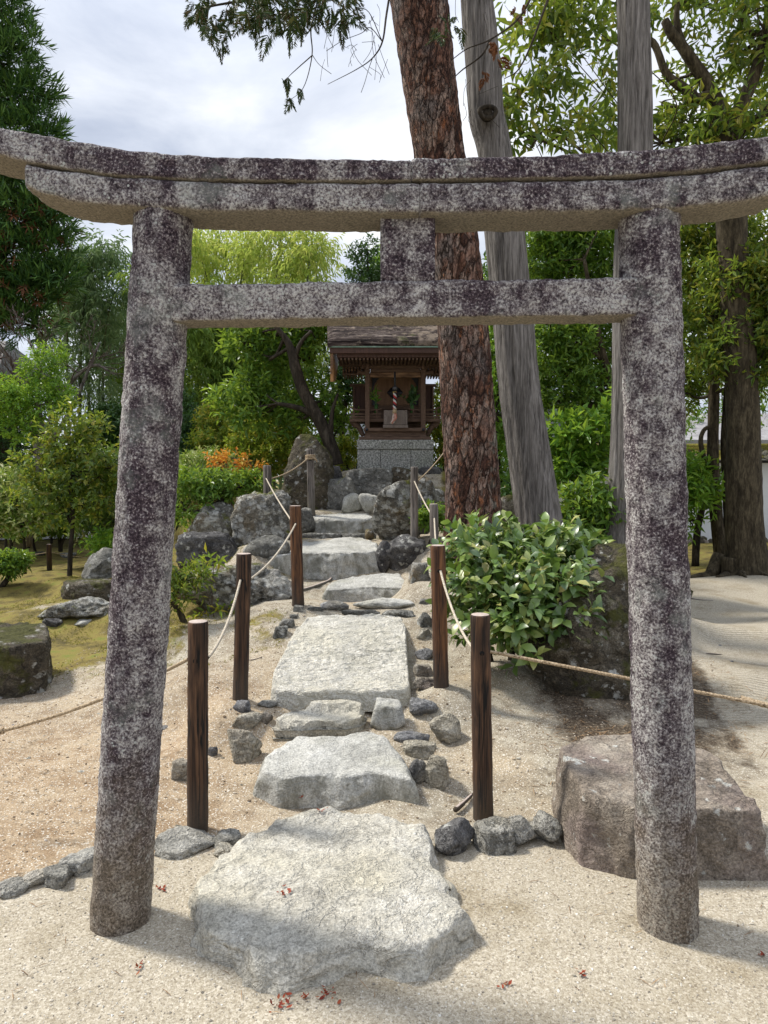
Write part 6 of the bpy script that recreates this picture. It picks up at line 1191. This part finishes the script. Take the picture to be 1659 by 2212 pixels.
# pale tiled roof seen between crooked tree and shrine
x0, x1 = at(690, 950, 20)[0], at(800, 950, 20)[0]; z0 = at(740, 992, 20)[2]; tr_ = empty('tiled_building', ((x0+x1)/2, 21.5, 0), 'building with a pale grey wavy tiled roof glimpsed left of the shrine base', 'building')
tile_roof('roof', (x0, 20, z0), (1, 0, 0), (0, .7, .42), int((x1-x0)/.27), 12, tr_, plain('pale_roof_tile', (.38, .39, .41), (.55, .56, .58), 5, .45), r=.07); m_ = MB(); m_.box(((x0+x1)/2, 21.4, z0/2 - .05), ((x1-x0)/2 - .2, 1.0, z0/2)); m_.build('wall', DWOOD, tr_)
# eave tip at the left edge
e = at(0, 800, 16); th = empty('tea_house', (e[0] - 2, 16.5, 0), 'roof corner of a wooden house peeping in at the left edge', 'building')
m_ = MB(); x1 = at(20, 790, 16)[0]; m_.add([(x1, 15.6, e[2]), (x1 - 5, 15.6, e[2]), (x1 - 5, 17.2, e[2] + .9), (x1 - .7, 17.2, e[2] + .9), (x1, 18.8, e[2]), (x1 - 5, 18.8, e[2]), (x1, 15.6, e[2] - .12), (x1 - 5, 15.6, e[2] - .12), (x1, 18.8, e[2] - .12), (x1 - 5, 18.8, e[2] - .12)], [np.array([(1, 0, 3, 2), (2, 3, 4, 5), (0, 1, 7, 6), (6, 7, 9, 8), (0, 6, 8, 4)]), np.array([(0, 4, 3)])]); m_.build('roof', SHIN, th)
m_ = MB(); m_.box((x1 - 3, 17.2, e[2]/2 - .1), (1.9, 1.2, e[2]/2)); m_.build('wall', SH_WOOD, th)
# ------------------------------------------------------------------ far path on the left with low posts and a line
pth = [gnd(-200, 1172)[:2], gnd(60, 1171)[:2], gnd(186, 1166)[:2], gnd(240, 1170)[:2], gnd(250, 1158)[:2], gnd(160, 1146)[:2], gnd(-200, 1140)[:2]]
P = np.array([(a, b, gz(a, b) + .03) for a, b in pth]); link_ = link('garden_path', P, [np.array([(6, 0, 1), (6, 1, 5), (5, 1, 2), (5, 2, 4), (4, 2, 3)])], plain('path_gravel', (.48, .46, .43), (.60, .58, .55), 8, .95), None, False); tag(link_, 'pale gravel walk beyond the moss', kind='structure')
GP = 'short black posts on the moss'
def low_post(bx, by, h, w, lb):
    g = gnd(bx, by); r = w*g[1]/F/2; hh = h*g[1]/F; root = empty('low_post', g, lb, 'post', GP); m_ = MB()
    m_.tube([g - np.array((0, 0, .1)), g + np.array((0, 0, hh*.97)), g + np.array((0, 0, hh))], [r, r*.97, r*.8], 14); m_.build('post', WD_POST, root, True); return g + np.array((0, 0, hh*.7))
q1 = low_post(107, 1232, 57, 11, 'short black post on the yellow moss left of the camellia stem'); q2 = low_post(15, 1222, 30, 11, 'shorter black post at the left edge of the moss')
rope(q2, q1, .02, .007, ROPE, 'thin line strung between the two short black posts on the moss', 80, 'lines on the moss'); rope(q1, at(260, 1212, q1[1] + 1), .02, .007, ROPE, 'thin line from the short black post towards the left pillar', 80, 'lines on the moss')
# ------------------------------------------------------------------ person walking on the far path
SKIN = plain('skin', (.42, .27, .20), (.50, .33, .25), 10, .6); CLOTH_W = plain('white_cloth', (.62, .64, .68), (.74, .75, .78), 8, .85); CLOTH_N = plain('navy_trousers', (.012, .016, .035), (.03, .036, .065), 10, .85); HAIR = plain('black_hair', (.01, .009, .008), (.03, .026, .022), 40, .5)
def person(px, Y, label, rz, top, low):
    b = bz(px, Y); b[2] = gz(b[0], b[1]) + .03; root = empty('person', b, label, 'person'); root.rotation_euler = (0, 0, 0)
    c_, s_ = math.cos(rz), math.sin(rz); L = lambda x, y, z: b + np.array((x*c_ - y*s_, x*s_ + y*c_, z))
    J = [(0, 0, .95, .15), (0, .02, 1.15, .14), (0, .02, 1.34, .15), (0, .02, 1.45, .065), (0, 0, 1.50, .055), (0, -.02, 1.60, .095), (0, -.02, 1.68, .08), (.09, -.12, .52, .075), (.09, -.28, .10, .045), (.09, -.40, .04, .04), (-.09, .10, .52, .075), (-.09, .26, .12, .045), (-.09, .16, .04, .04), (.19, .02, 1.38, .06), (.24, .10, 1.12, .045), (.23, -.02, .90, .035), (-.19, .02, 1.38, .06), (-.24, -.06, 1.12, .045), (-.22, -.20, .94, .035), (.23, -.06, .80, .03), (-.21, -.27, .86, .03)]
    E = [(0, 1), (1, 2), (2, 3), (3, 4), (4, 5), (5, 6), (0, 7), (7, 8), (8, 9), (0, 10), (10, 11), (11, 12), (2, 13), (13, 14), (14, 15), (15, 19), (2, 16), (16, 17), (17, 18), (18, 20)]
    def skin(name, idx, mat, grow):
        mp = {j: i for i, j in enumerate(idx)}; me = bpy.data.meshes.new(name); me.from_pydata([tuple(L(*J[j][:3]) - b) for j in idx], [(mp[a_], mp[c2]) for a_, c2 in E if a_ in mp and c2 in mp], []); me.materials.append(mat)
        o = bpy.data.objects.new(name, me); COL.objects.link(o); o.parent = root; md = o.modifiers.new('skin', 'SKIN')
        for j, sv in zip(idx, me.skin_vertices[0].data): sv.radius = (J[j][3] + grow, J[j][3]*(.72 if j in (0, 1, 2) else 1) + grow)
        me.skin_vertices[0].data[0].use_root = True; o.modifiers.new('sub', 'SUBSURF').levels = 2; o.modifiers['sub'].render_levels = 2; return o
    skin('body', list(range(21)), SKIN, 0); skin('trousers', [0, 7, 8, 10, 11], low, .018); skin('jacket', [0, 1, 2, 13, 14, 15, 16, 17, 18], top, .02)
    hd = L(0, -.01, 1.66); V, T = _ico[3]; hv = V*np.array((.10, .115, .115)); hv = hv[:]; sel = hv + hd; link('hair', sel + np.array((0, .02, .025)), [T], HAIR, root)
    fc = L(0, -.115, 1.585); m_ = MB(); m_.tube([fc, fc + (L(0, -.03, 0) - L(0, 0, 0))], [.018, .008], 8); m_.build('nose', SKIN, root, True)
    m_ = MB()
    for j, d in ((9, 8), (12, 11)): a_, k2 = L(*J[j][:3]), L(*J[d][:3]); a_[2] = k2[2] = b[2] + .045; m_.tube([k2 + np.array((0, 0, .01)), (a_+k2)/2, a_ + (a_-k2)*.4], [.05, .05, .035], 10)
    m_.build('shoes', HAIR, root, True); return root
person(176, 16.6, 'person in white top and dark trousers walking on the path behind the bushes', R(70), CLOTH_W, CLOTH_N)
person(86, 18.2, 'person in dark blue half hidden behind bushes at far left', R(90), plain('dark_blue_coat', (.02, .05, .16), (.03, .07, .22), 10, .8), plain('blue_trousers', (.03, .07, .2), (.04, .09, .26), 10, .8))
# ------------------------------------------------------------------ vases with greenery on the shrine
VASE = plain('green_bamboo_vase', (.03, .09, .02), (.06, .15, .035), 8, .45, (6, 6, 1))
for x, lb, kind in ((812.5, 'green bamboo vase with a tall yellow-green bamboo sprig left of the bell rope', 0), (890, 'green vase with a broad dark evergreen sprig right of the bell rope', 1)):
    c = at(x, 890, YP + .16); r0 = empty('flower_vase', c, lb, 'vase'); top = at(x, 874, YP + .16)
    m_ = MB(); m_.tube([c - np.array((0, 0, .04)), (c+top)/2, top, top - np.array((0, 0, .03))], [.026, .026, .027, .020], 16); m_.build('vase', VASE, r0, True)
    rg = np.random.RandomState(400+kind); o_, d_, tw = [], [], []
    for _ in range(7 if kind == 0 else 10):
        e = top + np.array((rg.normal()*.045 - (.02 if kind == 0 else -.01), rg.normal()*.03, rg.uniform(.10, .235))); tw.append([(*top, .004), (*((top+e)/2 + np.array((0, 0, .02))), .003), (*e, .002)])
        for s in np.linspace(.35, 1, 6): o_.append(top*(1-s) + e*s); d_.append((e-top)*1.5 + rg.normal(size=3)*.16)
    tubes('stems', tw, VASE, r0, 5, 0); l_ = rg.uniform(.06, .10, len(o_)); leaf_mesh('sprig', np.array(o_), np.array(d_), rg.normal(size=(len(o_), 3)) + np.array((0, -1, .5)), l_, l_*(.26 if kind == 0 else .48), LF_BRIGHT if kind == 0 else LF_DARK, r0, None, 'full')
# ------------------------------------------------------------------ fallen leaves, pebbles, grit
FALL = leaf_mat('fallen_red_leaves', [(.09, .014, .009), (.16, .03, .014), (.19, .08, .035)], .08, .7, .2, (.25, .05, .02))
def zsurf(px, py):
    dg = bpy.context.evaluated_depsgraph_get(); r = ray(px, py); ok, loc, n, *_ = SC.ray_cast(dg, Vector(EYE), Vector(r).normalized()); return np.array(loc), np.array(n)
bpy.context.view_layer.update(); rg = np.random.RandomState(8)
fl_ = [(608, 2170, 5, 'curled cluster of dark red fallen leaves on the gravel at the bottom'), (660, 2157, 2, 'small red fallen leaf just right of the curled cluster'), (708, 2146, 3, 'pair of red fallen leaves on the gravel before the largest stone'), (722, 2158, 2, 'reddish brown leaf scrap rightmost in the bottom row'), (612, 1930, 3, 'orange-red cypress scrap lying on the largest stepping stone'), (300, 2092, 2, 'orange-red scrap on the gravel below the left pillar'), (818, 1797, 0, ''), (695, 1752, 2, 'tiny red leaf at the back edge of the largest stepping stone'), (652, 1722, 2, 'red leaf scrap in the gap before the second step'), (1254, 3900/1.85, 2, 'dark red leaf on the gravel left of the right pillar'), (350, 1925, 2, 'dark scrap on the gravel right of the left pillar'), (1656, 2070, 2, 'red scrap at the right edge of the gravel'), (1090, 2130, 2, 'brownish dry scrap on the gravel in front of the right pillar'), (1005, 1840, 0, '')]
for px, py, k, lb in fl_:
    if not k: continue
    p, n = zsurf(px, py); oo = np.repeat(p[None], k*3, 0) + rg.normal(size=(k*3, 3))*np.array((.008, .008, 0))*(1+.2*k) + np.array((0, 0, .006)); dd = rg.normal(size=(k*3, 3))*np.array((1, 1, .18)); l_ = rg.uniform(.010, .022, k*3)
    tag(leaf_mesh('fallen_leaf', oo, dd, rg.normal(size=(k*3, 3))*.3 + np.array((0, 0, 1)), l_, l_*.5, FALL, None, p, 'full', droop=-.25), lb, 'leaf', 'fallen leaf scraps')
def pebble_field(name, label, n, area, r0, r1, mat, seed, cond=None):
    rg = np.random.RandomState(seed); D, T = _ico[1]; X = rg.uniform(area[0], area[1], n); Y = rg.uniform(area[2], area[3], n)
    if cond is not None: k = cond(X, Y); X, Y = X[k], Y[k]
    n = len(X); Z = terr(X, Y); r_ = r0*(r1/r0)**(rg.uniform(0, 1, n)**2.2); sc = r_[:, None]*rg.uniform(.6, 1.2, (n, 3))*np.array((1, 1, .7))
    V = D[None]*sc[:, None]*(1 + .22*rg.normal(size=(n, len(D), 1))) + np.stack([X, Y, Z + r_*.12], 1)[:, None]
    F_ = (T[None] + (np.arange(n)*len(D))[:, None, None]).reshape(-1, 3); o = link(name, V.reshape(-1, 3), [F_], mat, None, False, (0, 2, 0)); return tag(o, label, kind='stuff')
t = NT('grit'); GRIT = t.done(t.bsdf(t.ramp(t.n('NewGeometry', out=8), [(0, (.18, .16, .13)), (.25, (.34, .30, .24)), (.6, (.46, .42, .35)), (.85, (.56, .53, .46)), (1, (.74, .72, .66))]), .9))
lp = np.array(line)
pebble_field('gravel', 'loose pale grit on the gravel court', 16000, (-1.9, 2.1, 1.75, 3.2), .0016, .0055, GRIT, 1, lambda X, Y: ~inpoly(X, Y, lp))
t = NT('soil_crumbs'); CRUM = t.done(t.bsdf(t.ramp(t.n('NewGeometry', out=8), [(0, (.12, .085, .055)), (.4, (.34, .26, .17)), (.8, (.50, .43, .33)), (1, (.62, .57, .5))]), .95))
pebble_field('soil_crumbs', 'crumbs and grit on the sandy bank', 12000, (-2.6, 1.6, 2.6, 6.0), .002, .009, CRUM, 2, lambda X, Y: inpoly(X, Y, lp))
LIT = leaf_mat('dry_litter', [(.07, .04, .02), (.14, .085, .045), (.24, .16, .09)], .05, .9, .1, (.2, .1, .04))
rg = np.random.RandomState(9); n = 2600; X = rg.uniform(.7, 2.6, n); Y = rg.uniform(3.3, 6.2, n); kk = fbm(np.stack([X*2, Y*2, 0*X], 1) + 7, 3) > -.1; X, Y = X[kk], Y[kk]; n = len(X)
tag(leaf_mesh('needle_litter', np.stack([X, Y, terr(X, Y) + .004], 1), rg.normal(size=(n, 3))*np.array((1, 1, .15)), np.tile((0, 0, 1.), (n, 1)), rg.uniform(.03, .09, n), .004, LIT, None, (1.5, 4.5, 0), 'blade', droop=.02), 'brown fallen needles under the shrub', kind='stuff')
rg = np.random.RandomState(15); n = 420; X = rg.uniform(-2.2, 2.0, n); Y = rg.uniform(1.8, 4.5, n)
tag(leaf_mesh('fallen_needles', np.stack([X, Y, terr(X, Y) + .004], 1), rg.normal(size=(n, 3))*np.array((1, 1, .08)), np.tile((0, 0, 1.), (n, 1)), rg.uniform(.02, .07, n), .0028, LIT, None, (0, 2.5, 0), 'blade', droop=.02), 'dry brown needles and stalks scattered over gravel and bank', kind='stuff')
MOSSB = leaf_mat('moss_tufts', [(.07, .07, .015), (.14, .14, .02), (.22, .2, .035)], .2, .9, .1, (.25, .25, .03))
n = 30000; X = rg.uniform(-4.5, .1, n); Y = rg.uniform(4.3, 9.5, n); P2 = np.stack([X, Y, 0*X], 1)
kk = (np.clip((-X - 1.2)/.6, 0, 1)*np.clip((Y-4.8)/.8, 0, 1) + .5*(X > -1.3)*(fbm(P2*2.6 + 1, 4) > .12)*1.0)*(fbm(P2*2.1 + 4, 4) > -.05) > rg.uniform(.1, .9, n); X, Y = X[kk], Y[kk]; n = len(X)
tag(leaf_mesh('moss', np.stack([X, Y, terr(X, Y) - .002], 1), rg.normal(size=(n, 3))*np.array((.8, .8, .2)) + np.array((0, 0, .8)), rg.normal(size=(n, 3)), rg.uniform(.012, .03, n), .006, MOSSB, None, (-2.5, 6.5, 0), 'fold'), 'low moss tufts on the left of the mound', kind='stuff')
rgp = np.random.RandomState(31)
spots = [(146, 1866, 14, 'tan'), (355, 1577, 18, 'dk'), (320, 1535, 10, 'pale'), (60, 1640, 9, 'pale'), (215, 1545, 10, 'pale'), (176, 1672, 16, 'pale'), (385, 1790, 14, 'tan'), (520, 1700, 12, 'tan'), (1390, 1560, 8, 'tan'), (912, 1640, 8, 'tan'), (1000, 1668, 12, 'tan'), (905, 1540, 14, 'pale'), (860, 1640, 6, 'dk'), (40, 1760, 10, 'dk'), (250, 1700, 8, 'dk'), (1010, 1690, 7, 'dk'), (1120, 1640, 8, 'pale'), (480, 1640, 10, 'tan'), (470, 1740, 7, 'dk'), (980, 1905, 7, 'dk'), (1240, 2108, 7, 'tan'), (770, 2160, 7, 'tan'), (130, 2130, 8, 'tan'), (90, 2050, 6, 'dk'), (1580, 1430, 6, 'dk'), (1555, 1395, 6, 'dk'), (1645, 1845, 6, 'dk')]
for px, py, w, m_ in spots:
    g = gnd(px, py); s = w*g[1]/F; V, T = rock_shape((s*1.3, s, s*.8), rgp.randint(9999), 'facet', 3); g[2] += s*.15
    tag(link('pebble', V + g, [T], {'tan': RK_TAN, 'dk': RK_SLATE, 'pale': RK_PALE}[m_], None, True, g), 'small loose pebble lying on the bare sandy ground', 'pebble', 'loose pebbles on the ground')
